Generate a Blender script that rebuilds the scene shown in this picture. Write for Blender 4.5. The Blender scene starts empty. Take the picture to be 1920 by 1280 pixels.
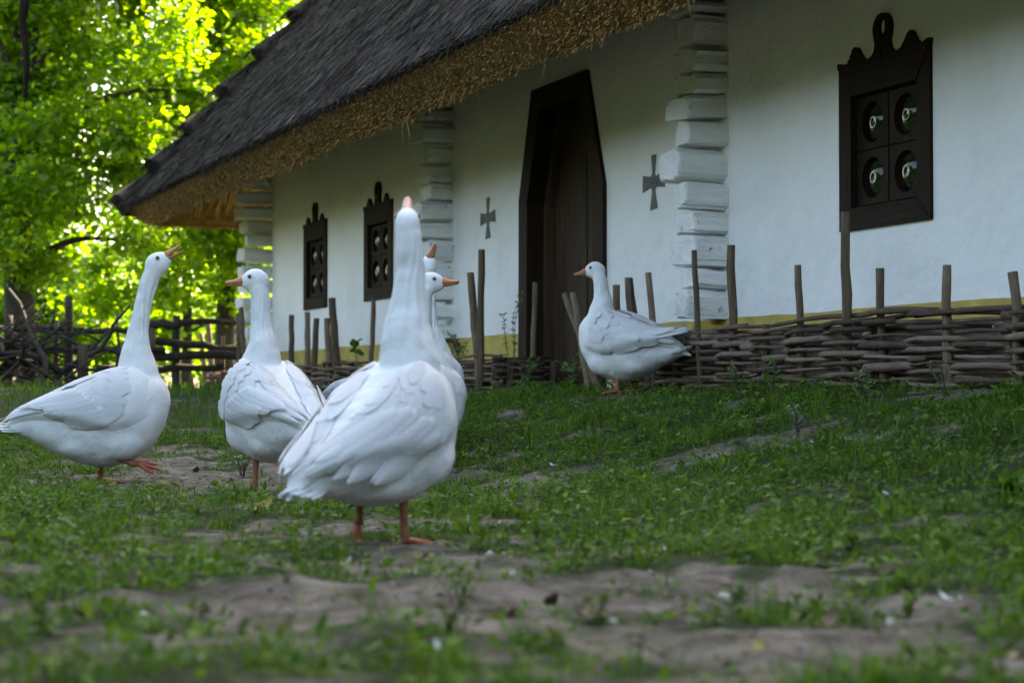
import bpy, bmesh, math, random
import numpy as np
from mathutils import Vector, Matrix

S = bpy.context.scene
COL = S.collection
R = math.radians
rng = np.random.default_rng(7)
random.seed(7)

# ------------------------------------------------------------------ camera, sky, sun, exposure
CAM_H = 0.357
cam = bpy.data.cameras.new('camera'); camo = bpy.data.objects.new('camera', cam); COL.objects.link(camo)
camo.location = (0, 0, CAM_H); camo.rotation_euler = (R(90 + 1.427), 0, 0)
cam.sensor_width = 36; cam.lens = 70; cam.clip_start = .05; cam.clip_end = 1000
cam.dof.use_dof = True; cam.dof.focus_distance = 8.2; cam.dof.aperture_fstop = 4.2; cam.dof.aperture_blades = 9
S.camera = camo

SUN_AZ, SUN_EL = R(27), R(42)          # azimuth from +Y towards +X
wd = bpy.data.worlds.new('World'); S.world = wd; wd.use_nodes = True
nt = wd.node_tree; bg = nt.nodes['Background']
sky = nt.nodes.new('ShaderNodeTexSky'); sky.sky_type = 'NISHITA'; sky.sun_disc = False
sky.sun_elevation = SUN_EL; sky.sun_rotation = SUN_AZ
sky.air_density = 1.0; sky.dust_density = 2.5; sky.ozone_density = 1.0
nt.links.new(sky.outputs[0], bg.inputs[0]); bg.inputs[1].default_value = 0.12
sl = bpy.data.lights.new('sun', 'SUN'); sl.energy = 5.0; sl.angle = R(.53); sl.color = (1, .94, .82)
so = bpy.data.objects.new('sun', sl); COL.objects.link(so); so.location = (4, 20, 25)
sdir = Vector((math.sin(SUN_AZ)*math.cos(SUN_EL), math.cos(SUN_AZ)*math.cos(SUN_EL), math.sin(SUN_EL)))
so.rotation_euler = (-sdir).to_track_quat('-Z', 'Y').to_euler()
S.view_settings.view_transform = 'Standard'; S.view_settings.look = 'None'
S.view_settings.exposure = 2.95; S.view_settings.gamma = 1.0
S.view_settings.use_white_balance = True; S.view_settings.white_balance_temperature = 7900; S.view_settings.white_balance_tint = 8
S.cycles.use_denoising = True
S.cycles.max_bounces = 7; S.cycles.diffuse_bounces = 4; S.cycles.glossy_bounces = 3
S.cycles.transmission_bounces = 5; S.cycles.transparent_max_bounces = 6
S.cycles.sample_clamp_indirect = 8

# ------------------------------------------------------------------ helpers
def link(o, parent=None):
    COL.objects.link(o)
    if parent is not None: o.parent = parent
    return o
def tag(o, label=None, cat=None, group=None, kind=None):
    if label: o['label'] = label
    if cat: o['category'] = cat
    if group: o['group'] = group
    if kind: o['kind'] = kind
    return o
def empty(name, loc=(0, 0, 0), rz=0., label=None, cat=None, group=None, scale=1.):
    o = bpy.data.objects.new(name, None); o.empty_display_size = .1
    o.location = loc; o.rotation_euler = (0, 0, rz); o.scale = (scale,)*3
    link(o); tag(o, label, cat, group); return o
def mesh_obj(name, V, F, mat, parent=None, smooth=True):
    me = bpy.data.meshes.new(name)
    if isinstance(V, np.ndarray) and isinstance(F, np.ndarray):
        k = F.shape[1]
        me.vertices.add(len(V)); me.vertices.foreach_set('co', np.ascontiguousarray(V, np.float32).ravel())
        me.loops.add(F.size); me.loops.foreach_set('vertex_index', np.ascontiguousarray(F, np.int32).ravel())
        me.polygons.add(len(F))
        me.polygons.foreach_set('loop_start', np.arange(0, F.size, k, dtype=np.int32))
        me.polygons.foreach_set('loop_total', np.full(len(F), k, np.int32))
        me.update(calc_edges=True)
    else:
        me.from_pydata([tuple(map(float, v)) for v in V], [], [tuple(int(i) for i in f) for f in F]); me.update()
    if smooth: me.polygons.foreach_set('use_smooth', [True]*len(me.polygons))
    if mat: me.materials.append(mat)
    return link(bpy.data.objects.new(name, me), parent)
def fix_normals(o):
    bm = bmesh.new(); bm.from_mesh(o.data); bmesh.ops.recalc_face_normals(bm, faces=bm.faces); bm.to_mesh(o.data); bm.free(); return o
class MB:
    def __init__(s): s.V = []; s.F = []
    def add(s, V, F):
        b = len(s.V); s.V += [tuple(v) for v in V]; s.F += [tuple(i + b for i in f) for f in F]; return s
    def box(s, a, b):
        (x0, y0, z0), (x1, y1, z1) = a, b
        return s.add([(x, y, z) for x in (x0, x1) for y in (y0, y1) for z in (z0, z1)],
                     [(0, 1, 3, 2), (4, 6, 7, 5), (0, 4, 5, 1), (2, 3, 7, 6), (0, 2, 6, 4), (1, 5, 7, 3)])
    def tube(s, P, r, sides=6, jit=0.):
        V, F = tube(P, r, sides, jit); return s.add(V, F)
    def build(s, name, mat, parent=None, smooth=False, bevel=0):
        o = mesh_obj(name, s.V, s.F, mat, parent, smooth)
        if bevel:
            m = o.modifiers.new('bevel', 'BEVEL'); m.width = bevel; m.segments = 2; m.limit_method = 'ANGLE'
        return o
def tube(P, r, sides=6, jit=0.):
    P = np.array(P, float); n = len(P); r = np.broadcast_to(np.array(r, float), (n,))
    T = np.gradient(P, axis=0); T /= np.linalg.norm(T, axis=1)[:, None] + 1e-9
    ref = np.array([0, 0, 1.]) if abs(T[0][2]) < .8 else np.array([1., 0, 0])
    V = []
    for i in range(n):
        a = np.cross(ref, T[i]); a /= np.linalg.norm(a) + 1e-9; b = np.cross(T[i], a)
        ref = np.cross(a, T[i]) * -1 if False else b
        for k in range(sides):
            t = 2*math.pi*k/sides; rr = r[i]*(1 + (random.uniform(-jit, jit) if jit else 0))
            V.append(P[i] + rr*(a*math.cos(t) + b*math.sin(t)))
    F = []
    for i in range(n-1):
        for k in range(sides):
            k2 = (k+1) % sides
            F.append((i*sides+k, i*sides+k2, (i+1)*sides+k2, (i+1)*sides+k))
    F.append(tuple(range(sides))[::-1]); F.append(tuple((n-1)*sides+k for k in range(sides)))
    return V, F
def catmull(C, per=8):
    C = np.array(C, float); C = np.vstack([2*C[0]-C[1], C, 2*C[-1]-C[-2]]); out = []
    for i in range(1, len(C)-2):
        p0, p1, p2, p3 = C[i-1:i+3]
        for k in range(per):
            t = k/per
            out.append(.5*((2*p1)+(p2-p0)*t+(2*p0-5*p1+4*p2-p3)*t*t+(3*p1-p0-3*p2+p3)*t**3))
    out.append(C[-2]); return np.array(out)
_tab = np.random.default_rng(3).random((256, 256))
def vnoise(x, y, seed=0):
    x = np.asarray(x, float) + seed*17.31; y = np.asarray(y, float) + seed*9.7
    xi = np.floor(x).astype(int); yi = np.floor(y).astype(int); fx = x-xi; fy = y-yi
    fx = fx*fx*(3-2*fx); fy = fy*fy*(3-2*fy)
    g = lambda a, b: _tab[a & 255, b & 255]
    return (g(xi, yi)*(1-fx)+g(xi+1, yi)*fx)*(1-fy)+(g(xi, yi+1)*(1-fx)+g(xi+1, yi+1)*fx)*fy
def sstep(t): t = np.clip(t, 0, 1); return t*t*(3-2*t)
def unit(a): a = np.array(a, float); return a/(np.linalg.norm(a, axis=-1, keepdims=True)+1e-9)

def prism_holes(outer, holes, v0, v1):
    """solid between v0 (back) and v1 (front) of a (u,z) outline with holes -> V,F in (u,v,z)"""
    bm = bmesh.new(); loops = []
    for lp in [outer] + holes:
        vs = [bm.verts.new((p[0], v1, p[1])) for p in lp]
        for i in range(len(vs)): bm.edges.new((vs[i], vs[(i+1) % len(vs)]))
        loops.append(vs)
    bmesh.ops.triangle_fill(bm, edges=bm.edges[:], use_beauty=True)
    bm.verts.index_update()
    front = [[v.index for v in f.verts] for f in bm.faces]
    V = [tuple(v.co) for v in bm.verts]; n = len(V)
    V += [(x, v0, z) for x, _, z in V]
    F = [tuple(f) for f in front] + [tuple(i+n for i in f[::-1]) for f in front]
    for vs in loops:
        idx = [v.index for v in vs]
        for i in range(len(idx)):
            a, b = idx[i], idx[(i+1) % len(idx)]; F.append((a, b, b+n, a+n))
    bm.free(); return V, F
def prism_obj(name, outer, holes, v0, v1, mat, parent, smooth=False):
    V, F = prism_holes(outer, holes, v0, v1)
    return fix_normals(mesh_obj(name, V, F, mat, parent, smooth))
def offset_poly(P, dist):
    n = len(P); out = []
    for i in range(n):
        p0, p1, p2 = (Vector(P[(i+k) % n]) for k in (-1, 0, 1))
        a = (p1-p0).normalized(); b = (p2-p1).normalized()
        na = Vector((-a.y, a.x)); nb = Vector((-b.y, b.x)); m = (na+nb).normalized()
        out.append(tuple(p1 + m*(dist/max(.2, m.dot(na)))))
    return out

# ------------------------------------------------------------------ materials
def mat(name, stops, scale=8, rough=.8, bump=0., bscale=40, stretch=(1, 1, 1), island=0., detail=6, spec=.3,
        chips=None, rot=None, transl=None):
    """noise-driven colour ramp + bump; island: share of per-piece random in the colour"""
    m = bpy.data.materials.new(name); m.use_nodes = True; t = m.node_tree; N = t.nodes; L = t.links
    b = N['Principled BSDF']; b.inputs['Roughness'].default_value = rough; b.inputs['Specular IOR Level'].default_value = spec
    tc = N.new('ShaderNodeTexCoord'); mp = N.new('ShaderNodeMapping'); mp.inputs['Scale'].default_value = stretch
    if rot: mp.inputs['Rotation'].default_value = rot
    L.new(tc.outputs['Object'], mp.inputs[0])
    nz = N.new('ShaderNodeTexNoise'); nz.inputs['Scale'].default_value = scale; nz.inputs['Detail'].default_value = detail
    nz.inputs['Roughness'].default_value = .62
    L.new(mp.outputs[0], nz.inputs[0]); fac = nz.outputs[0]
    if island:
        g = N.new('ShaderNodeNewGeometry'); oi = N.new('ShaderNodeObjectInfo')
        ad = N.new('ShaderNodeMath'); ad.operation = 'ADD'; L.new(g.outputs['Random Per Island'], ad.inputs[0]); L.new(oi.outputs['Random'], ad.inputs[1])
        fr = N.new('ShaderNodeMath'); fr.operation = 'FRACT'; L.new(ad.outputs[0], fr.inputs[0])
        mx = N.new('ShaderNodeMix'); mx.inputs[0].default_value = island; L.new(fac, mx.inputs[2]); L.new(fr.outputs[0], mx.inputs[3]); fac = mx.outputs[0]
    cr = N.new('ShaderNodeValToRGB'); e = cr.color_ramp.elements
    while len(e) < len(stops): e.new(.5)
    for i, (p, c) in enumerate(stops): e[i].position = p; e[i].color = (*c, 1)
    L.new(fac, cr.inputs[0]); colr = cr.outputs[0]
    if chips:
        c2, thr, sc = chips
        n2 = N.new('ShaderNodeTexNoise'); n2.inputs['Scale'].default_value = sc; n2.inputs['Detail'].default_value = 8; n2.inputs['Roughness'].default_value = .7
        L.new(tc.outputs['Object'], n2.inputs[0])
        r2 = N.new('ShaderNodeValToRGB'); r2.color_ramp.elements[0].position = thr; r2.color_ramp.elements[1].position = thr+.025
        L.new(n2.outputs[0], r2.inputs[0]); mm = N.new('ShaderNodeMix'); mm.data_type = 'RGBA'
        L.new(r2.outputs[0], mm.inputs[0]); L.new(colr, mm.inputs[6]); mm.inputs[7].default_value = (*c2, 1); colr = mm.outputs[2]
    L.new(colr, b.inputs['Base Color'])
    if bump:
        n3 = N.new('ShaderNodeTexNoise'); n3.inputs['Scale'].default_value = bscale; n3.inputs['Detail'].default_value = 6
        L.new(mp.outputs[0], n3.inputs[0]); bp = N.new('ShaderNodeBump'); bp.inputs['Strength'].default_value = bump; bp.inputs['Distance'].default_value = .02
        L.new(n3.outputs[0], bp.inputs['Height']); L.new(bp.outputs[0], b.inputs['Normal'])
    if transl:
        tr = N.new('ShaderNodeBsdfTranslucent'); ms = N.new('ShaderNodeMixShader'); ms.inputs[0].default_value = transl[0]
        hs = N.new('ShaderNodeMix'); hs.data_type = 'RGBA'; hs.blend_type = 'MULTIPLY'; hs.inputs[0].default_value = 1
        L.new(colr, hs.inputs[6]); hs.inputs[7].default_value = (*transl[1], 1); L.new(hs.outputs[2], tr.inputs[0])
        L.new(b.outputs[0], ms.inputs[1]); L.new(tr.outputs[0], ms.inputs[2]); L.new(ms.outputs[0], N['Material Output'].inputs[0])
    return m
M = {}
M['plaster'] = mat('white_plaster', [(.25, (.69, .69, .675)), (.5, (.79, .79, .785)), (.75, (.84, .84, .83))], 1.6, .9, .9, 9, chips=((.36, .33, .28), .695, 17), detail=8)
M['white_log'] = mat('whitewashed_log', [(.3, (.66, .66, .65)), (.7, (.82, .82, .81))], 5, .85, .55, 30, stretch=(3, .7, 3), chips=((.30, .265, .22), .625, 11))
M['ochre'] = mat('ochre_limewash', [(.3, (.33, .25, .06)), (.7, (.52, .40, .10))], 6, .9, .3, 30)
M['cross'] = mat('grey_clay', [(.3, (.10, .10, .095)), (.7, (.19, .185, .175))], 12, .95, .4, 40)
M['dark_wood'] = mat('dark_stained_wood', [(.25, (.008, .0045, .003)), (.55, (.019, .011, .0065)), (.85, (.05, .029, .016))], 5, .7, .35, 30, stretch=(9, 9, .7), island=.2, spec=.12)
M['dark_wood_h'] = mat('dark_stained_wood_across', [(.25, (.008, .0045, .003)), (.55, (.018, .0105, .0065)), (.85, (.045, .027, .016))], 5, .7, .35, 30, stretch=(.8, 9, 9), spec=.12)
M['door_wood'] = mat('brown_door_wood', [(.25, (.016, .010, .006)), (.5, (.055, .033, .019)), (.85, (.15, .09, .052))], 4, .65, .4, 30, stretch=(10, 10, .5), island=.25, spec=.15)
M['thatch'] = mat('weathered_thatch', [(.2, (.010, .008, .0065)), (.6, (.036, .029, .023)), (.9, (.08, .066, .053))], 9, .9, .9, 60, stretch=(4, .8, .8), island=0, spec=.1)
M['straw_grey'] = mat('grey_straw', [(.1, (.010, .008, .007)), (.5, (.032, .026, .0215)), (.8, (.07, .058, .047)), (1., (.29, .24, .18))], 6, .85, island=.75, spec=.12)
M['straw_gold'] = mat('golden_straw', [(.1, (.08, .04, .011)), (.5, (.33, .185, .055)), (.9, (.54, .36, .15))], 5, .8, island=.6)
M['straw_rim'] = mat('dark_straw', [(.1, (.016, .013, .010)), (.9, (.07, .055, .04))], 6, .85, island=.7)
M['gold_base'] = mat('golden_thatch_core', [(.25, (.05, .025, .008)), (.75, (.24, .13, .035))], 12, .9, .8, 50)
M['rod'] = mat('bark_rod', [(.15, (.04, .025, .019)), (.5, (.125, .082, .062)), (.85, (.25, .18, .14))], 9, .75, .5, 40, stretch=(.8, 3, 3), island=.55, spec=.15)
M['stake'] = mat('weathered_stake', [(.2, (.06, .043, .028)), (.5, (.17, .12, .08)), (.85, (.31, .235, .165))], 8, .85, .7, 40, stretch=(5, 5, .6), island=.3, spec=.12)
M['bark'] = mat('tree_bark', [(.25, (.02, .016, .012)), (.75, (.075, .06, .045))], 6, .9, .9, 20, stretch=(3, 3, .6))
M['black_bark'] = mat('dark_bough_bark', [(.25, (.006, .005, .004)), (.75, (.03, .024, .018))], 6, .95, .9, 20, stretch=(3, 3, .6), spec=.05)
M['earth'] = mat('earth_fill', [(.3, (.10, .075, .05)), (.7, (.24, .19, .14))], 9, .95, .8, 30)
M['stone'] = mat('pale_stone', [(.3, (.26, .24, .2)), (.7, (.42, .39, .34))], 8, .9, .5, 30)
M['feather'] = mat('white_plumage', [(.3, (.66, .665, .65)), (.7, (.74, .745, .735))], 9, .72, .22, 130, detail=3, spec=.2)
M['quill'] = mat('white_flight_feather', [(.3, (.65, .65, .645)), (.7, (.74, .74, .735))], 6, .6, .1, 60, island=.3, spec=.25, transl=(.22, (1, 1, 1)))
M['grey_plume'] = mat('grey_plumage', [(.3, (.14, .14, .15)), (.5, (.24, .245, .26)), (.72, (.44, .45, .47))], 13, .75, .3, 90, detail=3, spec=.2)
M['grey_quill'] = mat('grey_flight_feather', [(.2, (.16, .165, .18)), (.6, (.36, .37, .39)), (.95, (.72, .72, .72))], 6, .65, .1, 60, island=.8)
M['bill'] = mat('orange_bill', [(.3, (.32, .10, .035)), (.7, (.47, .19, .08))], 25, .45, .1, 60, spec=.4)
M['bill_pink'] = mat('pink_bill', [(.3, (.46, .22, .17)), (.7, (.56, .31, .25))], 25, .45, .1, 60, spec=.4)
M['leg'] = mat('orange_leg_skin', [(.3, (.20, .062, .028)), (.7, (.33, .12, .055))], 30, .5, .4, 160, spec=.4)
M['foot'] = mat('orange_web_skin', [(.3, (.28, .062, .025)), (.7, (.44, .11, .045))], 30, .45, .4, 160, spec=.4)
M['eye'] = mat('dark_eye', [(0, (.02, .010, .006)), (1, (.03, .015, .01))], 5, .08, spec=.6)
M['eye_ring'] = mat('brown_eye_ring', [(0, (.32, .16, .09)), (1, (.4, .2, .12))], 5, .5)
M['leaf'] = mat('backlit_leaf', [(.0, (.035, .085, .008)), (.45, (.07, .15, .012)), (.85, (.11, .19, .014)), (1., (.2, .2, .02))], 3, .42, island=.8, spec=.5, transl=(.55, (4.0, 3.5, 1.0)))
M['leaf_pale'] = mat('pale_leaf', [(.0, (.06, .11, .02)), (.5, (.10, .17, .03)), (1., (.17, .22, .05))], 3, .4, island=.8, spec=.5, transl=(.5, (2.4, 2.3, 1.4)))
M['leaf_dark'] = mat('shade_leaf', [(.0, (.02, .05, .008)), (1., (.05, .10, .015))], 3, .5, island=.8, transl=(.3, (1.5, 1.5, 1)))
M['grass'] = mat('grass_blade', [(.0, (.016, .036, .006)), (.35, (.045, .10, .010)), (.75, (.085, .17, .018)), (.93, (.17, .23, .04)), (1., (.36, .29, .13))], 1.4, .6, island=.72, spec=.14, transl=(.3, (1.7, 1.7, 1)))
M['herb'] = mat('low_herb', [(.0, (.020, .045, .008)), (.45, (.055, .115, .014)), (.88, (.11, .19, .025)), (1., (.25, .28, .08))], 1.4, .6, island=.72, spec=.14, transl=(.3, (1.7, 1.7, 1)))
M['weed'] = mat('weed_leaf', [(.0, (.06, .11, .035)), (.6, (.12, .19, .06)), (1., (.22, .27, .12))], 5, .55, island=.7, transl=(.3, (1.6, 1.6, 1)))
M['silver'] = mat('silver_leaf', [(.0, (.10, .145, .08)), (1., (.22, .27, .17))], 5, .6, island=.7, transl=(.3, (1.4, 1.4, 1.2)))
M['stem'] = mat('dry_stem', [(.2, (.05, .035, .025)), (.8, (.14, .105, .075))], 12, .85, island=.3)
M['litter'] = mat('dead_leaf', [(.0, (.05, .032, .02)), (.6, (.13, .085, .05)), (1., (.25, .19, .12))], 30, .8, .3, 50, island=.8)
M['litter_yellow'] = mat('yellow_leaf', [(.0, (.14, .13, .02)), (1., (.30, .25, .04))], 30, .7, .3, 50, island=.5)
M['dry'] = mat('dry_straw_bits', [(.0, (.07, .05, .03)), (.6, (.22, .17, .10)), (1., (.42, .36, .25))], 10, .8, island=.8, spec=.15)
M['pebble'] = mat('pebble', [(.3, (.24, .22, .2)), (.7, (.5, .48, .45))], 20, .8, .3, 40, island=.4)
def glass_mat():
    m = bpy.data.materials.new('bottle_glass'); m.use_nodes = True; b = m.node_tree.nodes['Principled BSDF']
    b.inputs['Base Color'].default_value = (.035, .045, .016, 1); b.inputs['Roughness'].default_value = .06
    b.inputs['Transmission Weight'].default_value = .5; b.inputs['IOR'].default_value = 1.42; return m
M['glass'] = glass_mat()
def ground_mat():
    m = bpy.data.materials.new('soil_and_moss'); m.use_nodes = True; t = m.node_tree; N = t.nodes; L = t.links
    b = N['Principled BSDF']; b.inputs['Roughness'].default_value = .95; b.inputs['Specular IOR Level'].default_value = .15
    tc = N.new('ShaderNodeTexCoord'); at = N.new('ShaderNodeAttribute'); at.attribute_name = 'cover'
    def noise(sc, det, ro=.6):
        n = N.new('ShaderNodeTexNoise'); n.inputs['Scale'].default_value = sc; n.inputs['Detail'].default_value = det; n.inputs['Roughness'].default_value = ro
        L.new(tc.outputs['Object'], n.inputs[0]); return n
    def ramp(src, stops):
        r = N.new('ShaderNodeValToRGB'); e = r.color_ramp.elements
        while len(e) < len(stops): e.new(.5)
        for i, (p, c) in enumerate(stops): e[i].position = p; e[i].color = (*c, 1)
        L.new(src, r.inputs[0]); return r
    n1 = noise(7, 10, .72); soil = ramp(n1.outputs[0], [(.28, (.04, .033, .025)), (.41, (.125, .103, .078)), (.55, (.25, .21, .165)), (.75, (.46, .40, .335))])
    n2 = noise(16, 8, .7); moss = ramp(n2.outputs[0], [(.3, (.022, .03, .012)), (.55, (.04, .062, .018)), (.8, (.09, .085, .045))])
    n3 = noise(22, 5); ad = N.new('ShaderNodeMath'); ad.operation = 'MULTIPLY_ADD'; L.new(n3.outputs[0], ad.inputs[0]); ad.inputs[1].default_value = .7
    L.new(at.outputs['Fac'], ad.inputs[2]); rr = ramp(ad.outputs[0], [(.55, (0, 0, 0)), (1.0, (1, 1, 1))])
    mx = N.new('ShaderNodeMix'); mx.data_type = 'RGBA'; L.new(rr.outputs[0], mx.inputs[0]); L.new(soil.outputs[0], mx.inputs[6]); L.new(moss.outputs[0], mx.inputs[7])
    L.new(mx.outputs[2], b.inputs['Base Color'])
    n4 = noise(38, 10, .7); bp = N.new('ShaderNodeBump'); bp.inputs['Strength'].default_value = 1.; bp.inputs['Distance'].default_value = .05
    L.new(n4.outputs[0], bp.inputs['Height']); L.new(bp.outputs[0], b.inputs['Normal']); return m
M['ground'] = ground_mat()

# ------------------------------------------------------------------ terrain
d2 = np.array([-0.35742, 0.93394]); n2 = np.array([-0.93394, -0.35742]); P0 = np.array([1.6666, 8.89])   # wall direction, outward normal, a point
HOUSE_RZ = math.atan2(d2[1], d2[0])
def loc_world(u, v): return P0 + u*d2 + v*n2
BARE = [(-1.25, 7.7, .5, .6, .75), (-.87, 7.1, .4, .36, .85), (-.5, 6.5, .35, .3, .6), (-.28, 4.6, .35, .3, .55), (-1.6, 7.2, .3, .25, .5), (-1.55, 9.4, .55, .8, 1.), (-1.05, 8.35, .6, .5, 1.), (-.45, 7.5, .5, .42, .95), (.12, 6.95, .42, .24, .85), (-1.2, 7.2, .5, .3, .5),
        (-.75, 6.2, .5, .35, .55), (-.35, 5.2, .42, .4, .55), (-.7, 5.2, .3, .3, .35), (.15, 2.9, .55, .5, .75), (.62, 2.75, .45, .35, .65), (-.2, 3.3, .36, .4, .7),
        (.3, 3.75, .45, .3, .55), (-.05, 4.2, .4, .3, .4), (.75, 3.4, .3, .25, .5), (1.75, 7.4, .35, .4, .7), (-.9, 12.0, .5, .35, .6), (.35, 6.35, .3, .2, .45)]
def cover(X, Y):
    X = np.asarray(X, float); Y = np.asarray(Y, float)
    c = .86 + .45*(vnoise(X*1.7, Y*1.7, 5)-.5)
    for (x, y, rx, ry, s) in BARE:
        q = ((X-x)/rx)**2 + ((Y-y)/ry)**2
        c = c - s*np.exp(-q*1.15)
    c = c + 1.15*(vnoise(X*4.5, Y*4.5, 6)-.5) + 1.1*(vnoise(X*12, Y*12, 8)-.5)
    return np.clip(c, 0, 1)
def ground_z(X, Y, fine=True):
    X = np.asarray(X, float); Y = np.asarray(Y, float)
    D = (X-P0[0])*n2[0] + (Y-P0[1])*n2[1]
    a = .365*sstep((3.3-D)/3.0)**1.8; b = .36*sstep((Y-8.6)/7.5)
    z = np.maximum(a, b)
    z = z + .03*(vnoise(X*.9, Y*.9, 2)-.5)*sstep((D-.6)/1.)
    if fine:
        z = z + (.030*(vnoise(X*4.2, Y*4.2, 3)-.5) + .020*(vnoise(X*11, Y*11, 4)-.5) + .010*(vnoise(X*27, Y*27, 9)-.5) + .028*(np.abs(vnoise(X*7.3+1.5*vnoise(X*3, Y*3, 13), Y*7.3, 14)-.5)-.12)*(1-.6*cover(X, Y)))*sstep((D-.5)/.8)
    return z
def axis(segs):
    out = []
    for a, b, st in segs: out += list(np.arange(a, b, st))
    return np.array(out)
gx = axis([(-220, -40, 30), (-40, -8, 2.), (-8, -3.2, .15), (-3.2, 2.6, .03), (2.6, 8, .2), (8, 40, 2), (40, 221, 30)])
gy = axis([(-60, -4, 6), (-4, 1.5, .3), (1.5, 5, .025), (5, 11, .035), (11, 22, .12), (22, 40, .8), (40, 100, 6), (100, 341, 40)])
GX, GY = np.meshgrid(gx, gy); GZ = ground_z(GX, GY)
gV = np.stack([GX, GY, GZ], -1).reshape(-1, 3); nx, ny = len(gx), len(gy)
ii = (np.arange(ny-1)[:, None]*nx + np.arange(nx-1)[None]).ravel()
ground = mesh_obj('ground', gV, np.stack([ii, ii+1, ii+nx+1, ii+nx], -1), M['ground']); tag(ground, kind='structure')
ca = ground.data.attributes.new('cover', 'FLOAT', 'POINT'); ca.data.foreach_set('value', cover(GX, GY).ravel().astype(np.float32))

# ------------------------------------------------------------------ the house (local axes: x along the wall, y outwards, z up)
house = empty('thatched_house', (P0[0], P0[1], 0), HOUSE_RZ, 'long white plastered house with dark thatched roof and carved dark windows', 'house')
UA, UC = -4.2, 11.19                    # near end (out of view) and far corner
WTOP = 3.0
DOOR = [(4.50, .30), (4.49, 1.59), (4.26, 2.30), (3.35, 2.30), (3.09, 1.585), (3.09, .30)]
WINS = [-.012, 7.665, 9.58]
holes = [offset_poly(DOOR, -.0)] + [[(c-.36, 1.115), (c+.36, 1.115), (c+.36, 1.84), (c-.36, 1.84)] for c in WINS]
door_hole = [(4.46, .22), (4.45, 1.58), (4.23, 2.26), (3.38, 2.26), (3.13, 1.575), (3.13, .22)]
holes[0] = door_hole
prism_obj('front_wall', [(UA, .1), (UC, .1), (UC, WTOP), (UA, WTOP)], holes, -.30, 0, M['plaster'], house)
ew = MB(); ew.box((UC-.30, -5.2, .1), (UC-.001, -.302, WTOP)); ew.build('end_wall', M['plaster'], house)
ew = MB(); ew.box((UA+.001, -5.2, .1), (UA+.30, -.302, WTOP)); ew.build('end_wall', M['plaster'], house)
ew = MB(); ew.box((UA+.302, -5.2, .1), (UC-.302, -4.9, WTOP)); ew.build('back_wall', M['plaster'], house)
fl = MB(); fl.box((UA+.302, -4.898, .1), (UC-.302, -.302, .34)); fl.build('house_floor', M['earth'], house)
# ochre band along the foot of the wall, a wavering hand-painted edge
def band(u0, u1):
    us = np.arange(u0, u1+.01, .09); V = []
    for u in us:
        h = .733 + .014*(vnoise(u*2.3, 3., 2)-.5) + .006*(vnoise(u*9, 1., 3)-.5)
        V += [(u, .004, .3), (u, .004, h), (u, -.01, h)]
    F = []
    for i in range(len(us)-1):
        a = i*3; F += [(a, a+3, a+4, a+1), (a+1, a+4, a+5, a+2)]
    fix_normals(mesh_obj('ochre_band', V, F, M['ochre'], house))
band(UA+.02, 3.07); band(4.53, UC-.02)
# painted crosses
def cross(cu, cz, w, h):
    P = [(.10, .5), (-.12, .5), (-.05, .16), (-.10, .10), (-.46, .17), (-.5, -.13), (-.14, -.09), (-.06, -.14), (-.18, -.48), (.16, -.5), (.06, -.14), (.12, -.09), (.5, -.15), (.48, .16), (.12, .11), (.05, .17)]
    prism_obj('cross', [(cu+a*w, cz+b*h) for a, b in P], [], -.01, .005, M['cross'], house)
cross(5.12, 1.545, .30, .285); cross(2.43, 1.528, .29, .31)

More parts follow.
